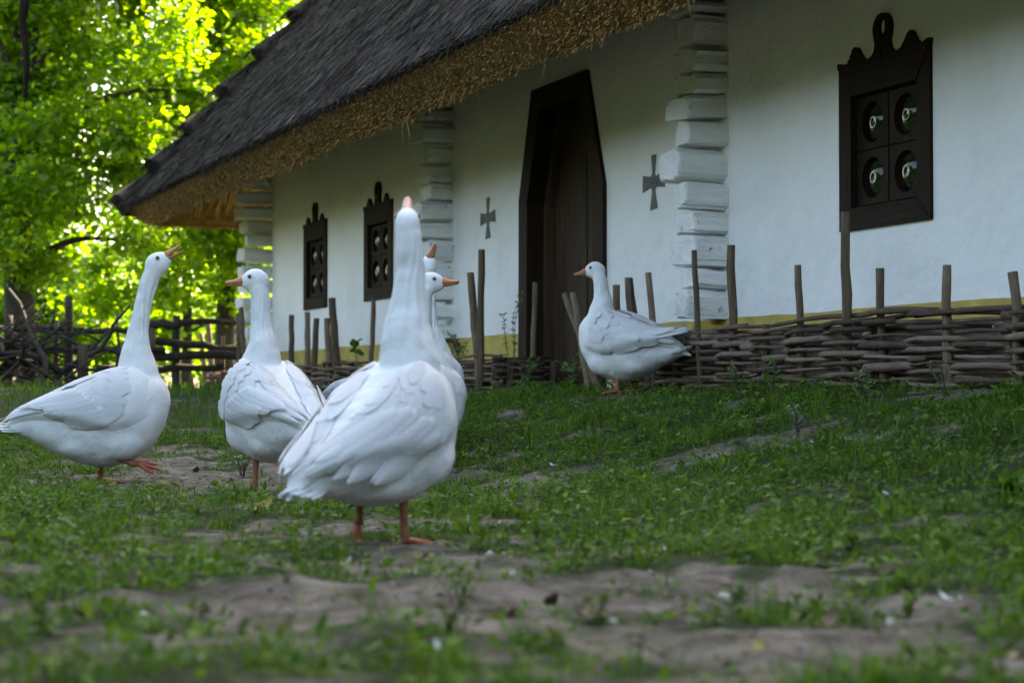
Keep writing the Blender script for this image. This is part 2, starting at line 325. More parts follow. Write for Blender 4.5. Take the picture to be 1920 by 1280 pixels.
# windows
def window(c):
    w = empty('window'); w.parent = house
    for s in (-1, 1):
        x0, x1 = (c+s*.277, c+s*.382)
        q = [(x0, 1.198), (x0, 1.705), (x1, 1.85), (x1, 1.098)]
        prism_obj('frame_board', q, [], -.12, .016, M['dark_wood'], w)
    prism_obj('frame_board', [(c-.382, 1.094), (c+.382, 1.094), (c+.277, 1.195), (c-.277, 1.195)], [], -.12, .018, M['dark_wood_h'], w)
    half = [(.0, 2.048), (.034, 2.042), (.062, 2.018), (.075, 1.985), (.068, 1.945), (.058, 1.915), (.066, 1.885), (.088, 1.866), (.12, 1.858), (.155, 1.865), (.185, 1.89), (.212, 1.922), (.236, 1.932),
            (.258, 1.918), (.262, 1.902), (.276, 1.897), (.276, 1.884), (.292, 1.878), (.294, 1.866), (.33, 1.862), (.368, 1.874), (.388, 1.874), (.386, 1.853), (.277, 1.708)]
    out = [(c+a, b) for a, b in half] + [(c-a, b) for a, b in half[::-1][:-1]]
    hole = [(c+.031*math.cos(t), 1.985+.04*math.sin(t)) for t in np.linspace(0, 2*math.pi, 15)[:-1]]
    dia = [(c, 1.90), (c+.009, 1.87), (c, 1.835), (c-.009, 1.87)]
    prism_obj('carved_crest', out, [hole, dia], -.117, .021, M['dark_wood_h'], w)
    for sx in (-1, 1):
        for sz in (-1, 1):
            cx, cz = c+sx*.1385, 1.4515+sz*.126
            hw, hh, r = .132, .120, .093
            circ = [(cx+r*math.cos(t), cz+r*math.sin(t)) for t in np.linspace(0, 2*math.pi, 29)[:-1]]
            prism_obj('panel', [(cx-hw, cz-hh), (cx+hw, cz-hh), (cx+hw, cz+hh), (cx-hw, cz+hh)], [circ], -.06, -.016, M['dark_wood'], w)
            V = []; F = []; prof = [(.0925, -.075), (.0925, -.050), (.085, -.043), (.068, -.033), (.05, -.025), (.03, -.0195), (.018, -.019), (.010, -.022), (.0, -.0225)]
            for pr, pv in prof:
                for k in range(24): t = 2*math.pi*k/24; V.append((cx+pr*math.cos(t), pv, cz+pr*math.sin(t)))
            for i in range(len(prof)-1):
                for k in range(24): F.append((i*24+k, i*24+(k+1) % 24, (i+1)*24+(k+1) % 24, (i+1)*24+k))
            fix_normals(mesh_obj('bottle_glass', V, F, M['glass'], w))
    b = MB(); b.box((c-.285, -.118, 1.19), (c+.285, -.09, 1.712)); b.build('backing', M['dark_wood'], w)
    b = MB(); b.box((c-.004, -.089, 1.197), (c+.004, -.024, 1.704)); b.build('glazing_bar', M['dark_wood'], w)
    b = MB(); b.box((c-.275, -.089, 1.4475), (c+.275, -.025, 1.4555)); b.build('glazing_bar', M['dark_wood_h'], w)
for c in WINS: window(c)
# door
dr = empty('door'); dr.parent = house
inner = [(4.355, .30), (4.345, 1.565), (4.13, 2.155), (3.475, 2.155), (3.24, 1.56), (3.24, .30)]
for i in range(5):
    j = i+1; mt = M['dark_wood_h'] if i == 2 else M['dark_wood']
    prism_obj('frame_post' if i != 2 else 'lintel', [DOOR[i], DOOR[j], inner[j], inner[i]], [], -.26, .02+.002*i, mt, dr)
inner2 = [(4.29, .30), (4.28, 1.55), (4.07, 2.09), (3.53, 2.09), (3.30, 1.545), (3.30, .30)]
for i in range(5):
    j = i+1
    prism_obj('door_jamb', [inner[i], inner[j], inner2[j], inner2[i]], [], -.27, -.10-.002*i, M['dark_wood_h'] if i == 2 else M['door_wood'], dr)
ws = [.17, .2, .16, .21, .19, .2]; x = 3.24
for k, w_ in enumerate(ws):
    b = MB(); b.box((x+.003, -.30+.004*(k % 3), .34), (x+w_-.003, -.165+.005*(k % 2), 2.14)); b.build('plank', M['door_wood'], dr, bevel=.006); x += w_
b = MB(); b.box((3.25, -.30, .22), (4.36, -.06, .37)); b.build('threshold', M['door_wood'], dr, bevel=.01)
b = MB(); b.box((3.10, -.62, .2), (4.5, -.58, 2.4)); b.build('inner_backing', M['dark_wood'], dr)
# stacks of squared, whitewashed log ends
LOGS = {'R': (1.525, .19, .235, [(2.312, 2.381), (2.146, 2.304), (2.007, 2.126), (1.897, 2.002), (1.767, 1.888), (1.615, 1.758), (1.435, 1.606), (1.3, 1.432), (1.17, 1.289), (0.999, 1.159), (0.88, 0.991), (0.731, 0.872)]),
        'M': (5.83, .2, .235, [(2.304, 2.383), (2.141, 2.265), (1.989, 2.111), (1.852, 1.955), (1.727, 1.845), (1.576, 1.721), (1.445, 1.555), (1.301, 1.438), (1.156, 1.28), (1.005, 1.136), (0.868, 0.985), (0.724, 0.833)]),
        'C': (11.2, .2, .27, [(2.323, 2.415), (2.177, 2.292), (2.03, 2.146), (1.884, 2.012), (1.769, 1.876), (1.6, 1.738), (1.458, 1.572), (1.311, 1.438), (1.162, 1.269), (0.993, 1.139), (0.871, 0.978), (0.702, 0.84)])}
PROT = {'R': [.22, .21, .20, .21, .22, .225, .29, .235, .20, .225, .21, .22], 'M': [.22, .24, .2, .2, .19, .235, .26, .2, .18, .2, .21, .2], 'C': [.31, .3, .28, .27, .25, .27, .28, .275, .28, .26, .25, .25]}
for key, (u0, th, pr, zz) in LOGS.items():
    rows = [(2.52, 2.62), (2.40, 2.50)] + zz
    for k, (za, zb) in enumerate(rows):
        L_ = PROT[key][max(0, k-2)]*random.uniform(.93, 1.08); t = th + random.uniform(-.015, .05); uu = u0 + random.uniform(-.012, .008)
        za2, zb2 = za+.005, zb-.003
        V = []; F = []; ns = 16; st = [-.06, 0, L_*.35, L_*.7, L_-.012, L_]
        rd = random.choice((.28, .36, .46, .55)); tl = random.uniform(-.05, .05); cut = random.uniform(-.12, .16)
        jitter = [(random.uniform(-.012, .012), random.uniform(-.010, .010)) for _ in range(ns)]
        taper = random.uniform(-.08, .12)
        for si, v in enumerate(st):
            f = 1 - taper*v/L_*.35; g = 1 if si < 5 else .93
            for q in range(ns):
                a = 2*math.pi*(q+.5)/ns; ca_, sa = math.cos(a), math.sin(a); e = rd
                X = abs(ca_)**e*(1 if ca_ > 0 else -1); Z = abs(sa)**e*(1 if sa > 0 else -1)
                cz = (za2+zb2)/2; hz = (zb2-za2)/2
                V.append((uu+t/2+X*t/2*g+jitter[q][0], v+(random.uniform(-.006, .006)+cut*X*t/2 if si >= 4 else 0), cz+tl*(v-.1)+Z*hz*f*g+jitter[q][1]+random.uniform(-.002, .002)))
        for si in range(len(st)-1):
            for q in range(ns): F.append((si*ns+q, si*ns+(q+1) % ns, (si+1)*ns+(q+1) % ns, (si+1)*ns+q))
        F.append(tuple(range((len(st)-1)*ns, len(st)*ns))); F.append(tuple(range(ns))[::-1])
        fix_normals(mesh_obj('log_end', V, F, M['white_log'], house, False))
for u0 in (1.55, 5.86, 11.22):
    b = MB(); b.box((u0, .006, .3), (u0+.2, .2, .70)); b.build('plinth_block', M['ochre'], house, bevel=.01)

# roof
EZ, EV, TH, SL = 2.02, 1.0, .29, 1.2
nrm = np.array([SL, 1.])/math.hypot(SL, 1)          # outward normal (v,z)
EU = 12.22
TV, TZ, TU = EV+TH*nrm[0], EZ+TH*nrm[1], EU+TH*nrm[0]
VR = -2.6; RIDGE = TZ + SL*(TV-VR)
roof = empty('roof'); roof.parent = house
UN = -5.2
def slopes(off_v, z0, u_end):
    hb = (off_v-VR); zr = z0+SL*hb; ur = u_end-hb
    return [(UN, off_v, z0), (u_end, off_v, z0), (ur, VR, zr), (UN, VR, zr), (u_end, 2*VR-off_v, z0), (UN, 2*VR-off_v, z0)]
a = slopes(TV-.02, TZ-.03, TU-.02); b = slopes(EV, EZ, EU)
FF = [(0, 1, 2, 3), (1, 4, 2), (4, 5, 3, 2)]
V = a+b; F = FF + [tuple(i+6 for i in f[::-1]) for f in FF] + [(0, 6, 7, 1), (1, 7, 10, 4), (4, 10, 11, 5), (0, 3, 9, 6), (3, 5, 11, 9)]
fix_normals(mesh_obj('thatch_core', V, F, M['gold_base'], roof, False))
# front slope skin with gentle swells
us = np.arange(UN, TU+.001, .09); ss = np.concatenate([np.arange(0, 2.2, .07), np.arange(2.2, TV-VR+.01, .2)])
V = []; F = []
for s in ss:
    for u in us:
        ue = min(u, TU - s)
        h = .05*(vnoise(ue*1.3, s*1.6, 11)-.5) + .02*(vnoise(ue*6, s*4, 12)-.5) + .03*(1-np.exp(-s*9)) - .02
        V.append((ue, TV - s + h*nrm[0], TZ + SL*s + h*nrm[1]))
nu = len(us)
for i in range(len(ss)-1):
    for j in range(nu-1): F.append((i*nu+j, i*nu+j+1, (i+1)*nu+j+1, (i+1)*nu+j))
mesh_obj('front_slope', V, F, M['thatch'], roof)
def strands(name, P, D, NN, Ln, Wd, mt, parent, curl=0.):
    """flat tapered straws: start P, direction D, surface normal NN"""
    D = unit(D); side = unit(np.cross(D, NN)); n = len(P); Ln = Ln[:, None]; Wd = Wd[:, None]
    up = unit(np.cross(side, D))
    v = np.stack([P-side*Wd/2, P+side*Wd/2, P+D*Ln*.55+side*Wd*.45+up*curl*Ln, P+D*Ln*.55-side*Wd*.45+up*curl*Ln, P+D*Ln+side*Wd*.2, P+D*Ln-side*Wd*.2], 1).reshape(-1, 3)
    k = np.arange(n)[:, None]*6
    f = np.concatenate([k+np.array([[0, 1, 2, 3]]), k+np.array([[3, 2, 4, 5]])])
    o = mesh_obj(name, v, f, mt, parent, False); tag(o, kind='stuff'); return o
dn = np.array([0, nrm[1], -nrm[0]]); up3 = np.array([0, nrm[0], nrm[1]])     # down-slope, outward
def slope_straw(n, smax):
    s = smax*rng.random(n)**1.25; u = UN + (TU-s-UN)*(rng.random(n)**.75)
    P = np.stack([u, TV-s, TZ+SL*s], -1) + up3*(.015+.02*rng.random(n))[:, None]
    D = dn + rng.normal(0, 1, (n, 3))*np.array([.22, .05, .05]) + up3*(rng.normal(.05, .05, n))[:, None]
    return P, D, np.repeat(up3[None], n, 0)+rng.normal(0, .35, (n, 3)), np.minimum(rng.uniform(.06, .20, n), 1.56*s+.03), rng.uniform(.004, .009, n)
strands('thatch_straw', *slope_straw(60000, 2.4), M['straw_grey'], roof)
# cut ends: front eave and far eave
def cut_ends(n, a, b, mt, name, far=False, ln=(.012, .045)):
    q = a+(b-a)*rng.random(n)          # 0 bottom .. 1 top of the cut
    if not far:
        u = UN+(EU+(TU-EU)*q-UN)*rng.random(n)**.7
        sag = .035*(vnoise(u*2.2, q*2, 21)-.5)
        P = np.stack([u, EV+(TV-EV)*q, EZ+(TZ-EZ)*q+sag*(1-q)], -1) - dn*.02
        D = np.repeat(dn[None], n, 0)+rng.normal(0, .24, (n, 3)); NN = rng.normal(0, 1, (n, 3))+up3
    else:
        w = VR*2-EV+(EV-(VR*2-EV))*rng.random(n)**.4
        P = np.stack([EU+(TU-EU)*q, w, EZ+(TZ-EZ)*q], -1)
        D = np.array([nrm[1], 0, -nrm[0]])+rng.normal(0, .33, (n, 3)); NN = rng.normal(0, 1, (n, 3))+np.array([nrm[0], 0, nrm[1]])
    return strands(name, P, D, NN, rng.uniform(*ln, n), rng.uniform(.006, .013, n), mt, roof)
cut_ends(42000, -.02, .94, M['straw_gold'], 'cut_straw_edge')
cut_ends(8000, .90, 1.08, M['straw_rim'], 'dark_straw_rim', ln=(.015, .06))
cut_ends(5000, -.02, .86, M['straw_gold'], 'cut_straw_edge', far=True)
cut_ends(1200, .8, 1.06, M['straw_rim'], 'dark_straw_rim', far=True, ln=(.03, .1))
# long loose straws hanging from the lower lip
n = 140; u = UN+(EU-UN)*rng.random(n)**.7
strands('loose_straw', np.stack([u, np.full(n, EV+.01)+.05*rng.random(n), np.full(n, EZ+.03)], -1), np.array([0, .2, -1])+rng.normal(0, .6, (n, 3)), rng.normal(0, 1, (n, 3)), rng.uniform(.05, .16, n), rng.uniform(.004, .008, n), M['straw_gold'], roof)
# underside straw of the end overhang (seen beyond the corner) and of the front overhang
n = 6000; q = .22+1.3*rng.random(n); w = EV-q-.1 - (EV+3.)*rng.random(n)
P = np.stack([EU-q, w, EZ+SL*q-.012], -1)
strands('soffit_straw', P, np.array([nrm[1], .2, -nrm[0]])+rng.normal(0, .07, (n, 3)), np.array([-nrm[0], 0, -nrm[1]])+rng.normal(0, .3, (n, 3)), rng.uniform(.15, .3, n), rng.uniform(.01, .018, n), M['straw_gold'], roof)
n = 9000; q = .2+.85*rng.random(n); u = UN+(EU-1.3-UN)*rng.random(n)**.7
P = np.stack([u, EV-q, EZ+SL*q-.012], -1)
strands('soffit_straw', P, dn+rng.normal(0, .07, (n, 3)), -up3+rng.normal(0, .3, (n, 3)), rng.uniform(.15, .28, n), rng.uniform(.01, .018, n), M['straw_gold'], roof)
# stepped courses of the hip
for k in range(13):
    s0 = -.03 + .285*k; s1 = s0+.46
    V = []; F = []
    # cross-section follows both slopes; the lower end stands proud, the upper end sinks into the roof
    prof = [(-.42, 0), (-.3, 0), (-.15, 0), (0, 0), (0, .15), (0, .3), (0, .42)]   # (along u on the front slope, along v on the end slope)
    for (sb, lift) in ((s0, .15), (s0+.025, .19), (s0+.22, .10), (s1, .0)):
        for lay in (0, 1):
            for (du, dv) in prof:
                hu = TU-sb+du; hv = TV-sb-dv
                z = TZ+SL*sb
                e = 1-.55*(max(abs(du), dv)/.42)**2
                hgt = (lift*e if lay else -.05)+(.02*(vnoise(k*3.1+du*7, sb*5+dv*7, 31)-.5))
                nn = np.array([.45, .45, .77])
                jj = .03*(vnoise(du*15+k*5, dv*15, 33)-.5) if sb == s0 else 0
                V.append((hu+nn[0]*hgt+jj, hv+nn[1]*hgt+jj, z+nn[2]*hgt-jj*SL))
    m_ = len(prof)
    idx = lambda i, l, j: (i*2+l)*m_+j
    for i in range(3):
        for j in range(m_-1):
            F.append((idx(i, 1, j), idx(i, 1, j+1), idx(i+1, 1, j+1), idx(i+1, 1, j)))
            F.append((idx(i, 0, j), idx(i+1, 0, j), idx(i+1, 0, j+1), idx(i, 0, j+1)))
        F.append((idx(i, 0, 0), idx(i, 1, 0), idx(i+1, 1, 0), idx(i+1, 0, 0))); F.append((idx(i, 0, m_-1), idx(i+1, 0, m_-1), idx(i+1, 1, m_-1), idx(i, 1, m_-1)))
    for i in (0, 3):
        for j in range(m_-1): F.append((idx(i, 0, j), idx(i, 0, j+1), idx(i, 1, j+1), idx(i, 1, j)))
    hc = fix_normals(mesh_obj('hip_course', V, F, M['thatch'], roof, False))
    n = 420; sb = s0+.42*rng.random(n); du = -.42*rng.random(n); e = 1-.55*(np.abs(du)/.42)**2
    lf = (.185-(sb-s0)*.40)*e+.004; z = TZ+SL*sb
    P = np.stack([TU-sb+du+.45*lf, TV-sb+.45*lf, z+.77*lf], -1)
    P2 = np.stack([TU-sb+.45*lf, TV-sb+du+.45*lf, z+.77*lf], -1); P = np.concatenate([P, P2[:200]]); n = len(P)
    D = np.array([.52, .52, -.68])+rng.normal(0, .10, (n, 3))
    strands('hip_straw', P, D, np.array([.3, .5, .77])+rng.normal(0, .4, (n, 3)), rng.uniform(.08, .2, n), rng.uniform(.005, .011, n), M['straw_grey'], roof)

# ------------------------------------------------------------------ wattle fences along the house
def wattle(name, label, u0, u1, z0, z1, stakes, vf=.38, seed=1, group='wattle fences along the house'):
    rnd = random.Random(seed)
    o = loc_world((u0+u1)/2, vf); f = empty(name, (o[0], o[1], 0), HOUSE_RZ, label, 'fence', group)
    uc = (u0+u1)/2
    sp = .34
    nl = int((z1-z0)/.0205)
    for k in range(nl):
        z = z0+.012+(z1-z0-.02)*k/(nl-1)
        u = u0 - rnd.uniform(.0, .5)
        while u < u1-.15:
            Ls = rnd.uniform(.9, 1.9); ue = min(u+Ls, u1+rnd.uniform(-.03, .07)); us_ = max(u, u0-rnd.uniform(-.03, .07))
            if ue-us_ > .22:
                r = rnd.choice((rnd.uniform(.0065, .012), rnd.uniform(.010, .016), rnd.uniform(.014, .021))); ph = (k % 2)*math.pi; n = max(6, int((ue-us_)/.085)); P = []
                zj = [rnd.uniform(-.010, .010) for _ in range(n+1)]; tilt = rnd.uniform(-.03, .03); amp = rnd.uniform(.024, .046)
                for i in range(n+1):
                    t = i/n; uu = us_+(ue-us_)*t
                    zs = (zj[i]+zj[max(0, i-1)]+zj[min(n, i+1)])/3
                    topd = .012*math.sin(uu*2.1+seed)*(k/(nl-1))
                    P.append((uu-uc, amp*math.sin(math.pi*(uu-u0)/sp+ph)+rnd.uniform(-.004, .004), z+zs+tilt*(t-.5)+topd))
                rr = [r*(1-.4*(i/n))*rnd.uniform(.88, 1.14) for i in range(n+1)]
                if rnd.random() < .5: rr = rr[::-1]
                V, F = tube(P, rr, 7, .05); mesh_obj('rod', V, F, M['rod'], f)
            u = ue - rnd.uniform(.05, .3)
            if ue >= u1-.15: break
    # return of short rods from the free end to the wall
    for ue in ((u1,) if u1 < 3 else (u0,)):
        for k in range(nl):
            z = z0+.012+(z1-z0-.02)*k/(nl-1)+rnd.uniform(-.006, .006); P = []
            for i in range(6):
                t = i/5; P.append((ue-uc+.028*math.sin(3.2*math.pi*t+(k % 2)*math.pi)+rnd.uniform(-.004, .004), .06-t*(vf-.0), z+rnd.uniform(-.005, .005)))
            V, F = tube(P, rnd.uniform(.009, .015), 6, .05); mesh_obj('rod', V, F, M['rod'], f)
    for (ub, ut, zt, dv, r, zb) in stakes:
        P = []; kink = rnd.uniform(-.02, .02); n = 7
        for i in range(n+1):
            t = i/n; P.append((ub+(ut-ub)*t-uc+kink*math.sin(math.pi*t)+rnd.uniform(-.004, .004), dv+rnd.uniform(-.004, .004), zb+(zt-zb)*t))
        V, F = tube(P, [r*(1.08-.16*i/n+rnd.uniform(-.05, .05)) for i in range(n+1)], 8, .07); mesh_obj('stake', V, F, M['stake'], f)
    # earth fill of the bench behind the wattle, with stones showing through the weave
    n = int((u1-u0)/.12); V = []; F = []
    for i in range(n+1):
        uu = u0+.03+(u1-u0-.06)*i/n - uc; h = z1-.035+.02*(vnoise(uu*5, seed, 4)-.5)
        V += [(uu, -.052, z0-.2), (uu, -.052, h-.03), (uu, -.10, h), (uu, -vf+.006, h+.01), (uu, -vf+.006, z0-.2)]
    for i in range(n):
        for j in range(5): F.append((i*5+j, i*5+(j+1) % 5, i*5+5+(j+1) % 5, i*5+5+j))
    F += [tuple(range(5)), tuple(range(n*5, n*5+5))[::-1]]
    fix_normals(mesh_obj('earth_fill', V, F, M['earth'], f, False))
    for k in range(int((u1-u0)*4)):
        uu = rnd.uniform(u0+.1, u1-.1)-uc; zz = rnd.uniform(z0+.02, z1-.08)
        bm = bmesh.new(); bmesh.ops.create_icosphere(bm, subdivisions=2, radius=1)
        for v in bm.verts: v.co = Vector((v.co.x*rnd.uniform(.04, .05), v.co.y*.03, v.co.z*.026))*(1+.2*math.sin(v.co.x*5+k))
        me = bpy.data.meshes.new('stone'); bm.to_mesh(me); bm.free(); me.materials.append(M['stone'])
        so_ = bpy.data.objects.new('stone', me); so_.location = (uu, -.045, zz); link(so_, f)
    return f
ST_R = [(1.60, 1.69, .969, 0, .019, .3), (1.03, 1.10, 1.047, .03, .015, .3), (.69, .758, 1.05, .0, .022, .3), (.08, .103, .917, 0, .017, .3), (-.293, -.296, 1.119, .0, .022, .3),
        (-.625, -.582, .863, 0, .019, .3), (-1.09, -1.07, .848, 0, .019, .3), (-1.52, -1.51, .796, 0, .02, .3), (-1.9, -1.88, .85, 0, .02, .3), (-2.3, -2.28, .9, 0, .02, .3),
        (1.98, 2.05, .925, .02, .022, .3), (2.02, 2.09, .965, -.06, .02, .3), (1.93, 2.12, .965, -.09, .018, .3), (2.15, 2.72, .905, .04, .02, .25), (2.28, 2.56, .905, .06, .02, .25), (2.48, 2.28, .90, .02, .024, .25), (1.35, 1.36, .66, 0, .018, .3), (.4, .4, .66, 0, .018, .3)]
wattle('wattle_fence', 'low wattle fence of brown rods in front of the single large window', -2.5, 1.95, .37, .675, ST_R, seed=3)
ST_L = [(4.12, 4.075, 1.25, .05, .024, .22), (4.19, 4.414, 1.12, 0, .028, .3), (3.95, 3.90, 1.04, -.25, .02, .3), (6.12, 6.11, .942, 0, .026, .3), (6.68, 6.575, 1.048, 0, .02, .3), (7.48, 7.717, 1.097, 0, .034, .3),
        (7.70, 7.86, .944, 0, .026, .3), (8.26, 8.183, .955, 0, .027, .3), (8.46, 8.452, 1.017, 0, .025, .3), (9.0, 8.979, 1.014, 0, .025, .3), (10.62, 10.875, 1.148, 0, .026, .3), (10.86, 10.984, 1.1, 0, .027, .3),
        (10.28, 10.316, .938, 0, .025, .3), (12.08, 12.337, 1.096, 0, .03, .3), (12.22, 12.513, .95, .03, .026, .3), (11.63, 11.648, .90, 0, .024, .3), (5.2, 5.2, .56, 0, .02, .3), (9.6, 9.62, .56, 0, .02, .3)]
wattle('wattle_fence', 'long low wattle fence with tall leaning stakes under the pair of small windows', 3.86, 12.42, .27, .575, ST_L, seed=5)

# ------------------------------------------------------------------ geese
PX = np.array([-14, 5, 30, 60, 100, 140, 180, 220, 260, 290, 306, 316], float)
TOPY = np.array([808, 797, 781, 762, 740, 719, 702, 690, 687, 698, 716, 742], float)
BOTY = np.array([812, 810, 818, 830, 851, 868, 877, 873, 857, 827, 795, 754], float)
HWID = np.array([.012, .028, .052, .080, .112, .138, .152, .155, .142, .108, .074, .028])
SXX = (PX-190)/496; SZT = (912-TOPY)/496; SZB = (912-BOTY)/496
_d = catmull(np.stack([SXX, SZT, SZB, HWID], -1), 6)
def prof(x):
    x = np.asarray(x, float)
    zt = np.interp(x, _d[:, 0], _d[:, 1]); zb = np.interp(x, _d[:, 0], _d[:, 2]); w = np.interp(x, _d[:, 0], _d[:, 3])
    e = np.minimum(0, x-_d[0, 0]); return zt+e*.25, zb+e*.25, w
def shell(x, ph, side, off):
    zt, zb, w = prof(x); zc = (zt+zb)/2; hh = (zt-zb)/2
    sn, cs = np.sin(ph), np.cos(ph); e = .86
    y = w*np.abs(sn)**e*np.sign(sn); z = zc+hh*np.abs(cs)**e*np.sign(cs)
    ny_, nz_ = y/(w*w+1e-5), (z-zc)/(hh*hh+1e-5); l = np.sqrt(ny_**2+nz_**2)+1e-9
    return np.stack([x, side*(y+off*ny_/l), z+off*nz_/l], -1)
def wing_h(x, ph):
    """thickness of the folded wing over the body"""
    a = sstep((.195-x)/.09)*sstep((x+.42)/.10)
    lo = R(104) - R(34)*np.clip((.05-x)/.4, 0, 1)
    b = sstep((ph-R(6))/R(22))*sstep((lo-ph)/R(9))
    return .027*a*b-.004
def feather_mesh(x0, ph0, L, W, alpha, side, base, lift, droop=0., out=0., nl=8, nw=4, camb_=.10):
    a = np.linspace(0, 1, nl+1)[:, None]; b = np.linspace(-1, 1, nw+1)[None]
    wp = np.minimum(1, .45+.9*a/.4*.62)*np.sqrt(np.maximum(0, 1-np.clip((a-.62)/.385, 0, 1)**2.2))
    A = a*L+0*b; B = b*W/2*wp
    x = x0-A*math.cos(alpha)+B*math.sin(alpha)
    arc = A*math.sin(alpha)+B*math.cos(alpha)
    zt, zb, w = prof(x0-.3*L); rad = max(.045, float(.5*(w+(zt-zb)/2)))
    ph = ph0+arc/rad+droop*a**1.5
    ph = np.clip(ph, R(1), R(150))
    camb = camb_*W*(1-b*b)-.02*W*np.exp(-(b/.12)**2)
    off = wing_h(x, ph)+base+lift*a+camb+out*a**2
    V = shell(x, ph, side, off).reshape(-1, 3)
    F = []
    for i in range(nl):
        for j in range(nw):
            k = i*(nw+1)+j; q = (k, k+1, k+nw+2, k+nw+1); F.append(q if side > 0 else q[::-1])
    return V, F
HEAD = [(-.052, .010, .010, -.006), (-.045, .022, .020, -.005), (-.03, .035, .030, -.003), (-.01, .0425, .0355, 0), (.01, .0415, .035, 0), (.028, .036, .0295, -.001), (.042, .028, .0225, -.003), (.052, .020, .016, -.005), (.056, .010, .008, -.006)]
def ring_loft(rings):
    V = []; F = []; n = len(rings[0])
    for r in rings: V += [tuple(p) for p in r]
    for i in range(len(rings)-1):
        for k in range(n): F.append((i*n+k, i*n+(k+1) % n, (i+1)*n+(k+1) % n, (i+1)*n+k))
    F.append(tuple(range(n))[::-1]); F.append(tuple((len(rings)-1)*n+k for k in range(n))); return V, F
def goose(label, pos, heading, scale, neck, hc, hf, gape=0., legs=(), droop=0., grey=False, body_lift=0., bill='bill', tail_up=0., seed=0, group='flock of geese', href=(0, 0, 1), messy=.0, tail_spread=26, pitch=0., prim_out=0., neck_w=1., ruf=1., sec=1.):
    rnd = random.Random(seed)
    g = empty('goose', (pos[0], pos[1], pos[2]), heading, label, 'goose', group, scale)
    mf, mq = (M['grey_plume'], M['grey_quill']) if grey else (M['feather'], M['quill'])
    BL = np.array([0, 0, body_lift]); cp, sp_ = math.cos(pitch), math.sin(pitch)
    def TR(p, wgt=1.):
        p = np.array(p, float); q = p.copy(); x, z = p[..., 0], p[..., 2]-.2
        q[..., 0] = x*cp-z*sp_; q[..., 2] = .2+x*sp_+z*cp
        return p*(1-wgt)+q*wgt+BL
    mb = MB()
    # trunk
    rings = []; n = 28
    for x in np.concatenate([[_d[0, 0]], np.linspace(_d[0, 0]+.004, _d[-1, 0]-.002, 46)]):
        rings.append(shell(np.full(n, x), np.linspace(0, 2*math.pi, n+1)[:-1], 1, 0.))
    rings = [TR(r_) for r_ in rings]
    mb.add(*ring_loft(rings))
    # breast, flank and belly fullness
    def ball(c, r):
        bm = bmesh.new(); bmesh.ops.create_icosphere(bm, subdivisions=3, radius=1); bm.verts.index_update()
        mb.add([TR((c[0]+v.co.x*r[0], c[1]+v.co.y*r[1], c[2]+v.co.z*r[2])) for v in bm.verts], [tuple(v.index for v in f.verts) for f in bm.faces]); bm.free()
    for s in (-1, 1):
        ball((.07, s*.085, .185), (.10, .066, .085)); ball((-.07, s*.062, .165), (.11, .07, .065))
    # neck
    nf = (1., .97, .92, .88)
    N = catmull([(*TR(p[:3], (1, .8, .4, .1)[i] if i < 4 else 0), p[3]*neck_w*(nf[i] if i < 4 else .87)) for i, p in enumerate(neck)], 7)
    V, F = tube(N[:, :3], N[:, 3], 18); mb.add(V, F)
    hc = np.array(hc, float)+BL; f = unit(hf); up = unit(np.array(href, float)-np.dot(href, f)*f); lf = np.cross(up, f)
    fr = lambda t, y, z: hc+f*t+lf*y+up*z
    rings = []
    for t, rh, rw, oz in [(a_*1.06, b_*1.1, c_*1.1, d_) for a_, b_, c_, d_ in HEAD]: rings.append([fr(t, rw*math.sin(q)*(1+.06*math.cos(q*2)), oz+rh*math.cos(q)) for q in np.linspace(0, 2*math.pi, 19)[:-1]])
    mb.add(*ring_loft(rings))
    tmp = fix_normals(mb.build('body', mf, None))
    m = tmp.modifiers.new('r', 'REMESH'); m.mode = 'VOXEL'; m.voxel_size = .0062
    m = tmp.modifiers.new('s', 'SMOOTH'); m.factor = .6; m.iterations = 12
    dg = bpy.context.evaluated_depsgraph_get(); me = bpy.data.meshes.new_from_object(tmp.evaluated_get(dg)); me.name = 'body'
    me.polygons.foreach_set('use_smooth', [True]*len(me.polygons))
    # soft tufting of the plumage as real relief
    co = np.empty(len(me.vertices)*3, np.float32); me.vertices.foreach_get('co', co); co = co.reshape(-1, 3)
    no = np.empty(len(me.vertices)*3, np.float32); me.vertices.foreach_get('normal', no); no = no.reshape(-1, 3)
    hd = np.linalg.norm(co-hc, axis=1); calm = sstep((hd-.06)/.1)
    rel = .005*(vnoise(co[:, 0]*24+seed, co[:, 2]*24+co[:, 1]*9, 41)-.5)+.0028*(vnoise(co[:, 0]*55+co[:, 1]*30, co[:, 2]*42, 42)-.5)
    # furrowed neck feathers: ridges running down the neck
    ang = np.arctan2(co[:, 1], co[:, 0]-.115); nk = sstep((co[:, 2]-BL[2]-.5)/.1)*sstep((hd-.05)/.05)
    rel = rel*calm + (.0030)*nk*np.sin(ang*17+7*vnoise(co[:, 2]*9, ang*1.2, 43))
    co = co+no*rel[:, None]; me.vertices.foreach_set('co', co.astype(np.float32).ravel()); me.update()
    old = tmp.data; bpy.data.objects.remove(tmp); bpy.data.meshes.remove(old)
    if not me.materials: me.materials.append(mf)
    link(bpy.data.objects.new('body', me), g)
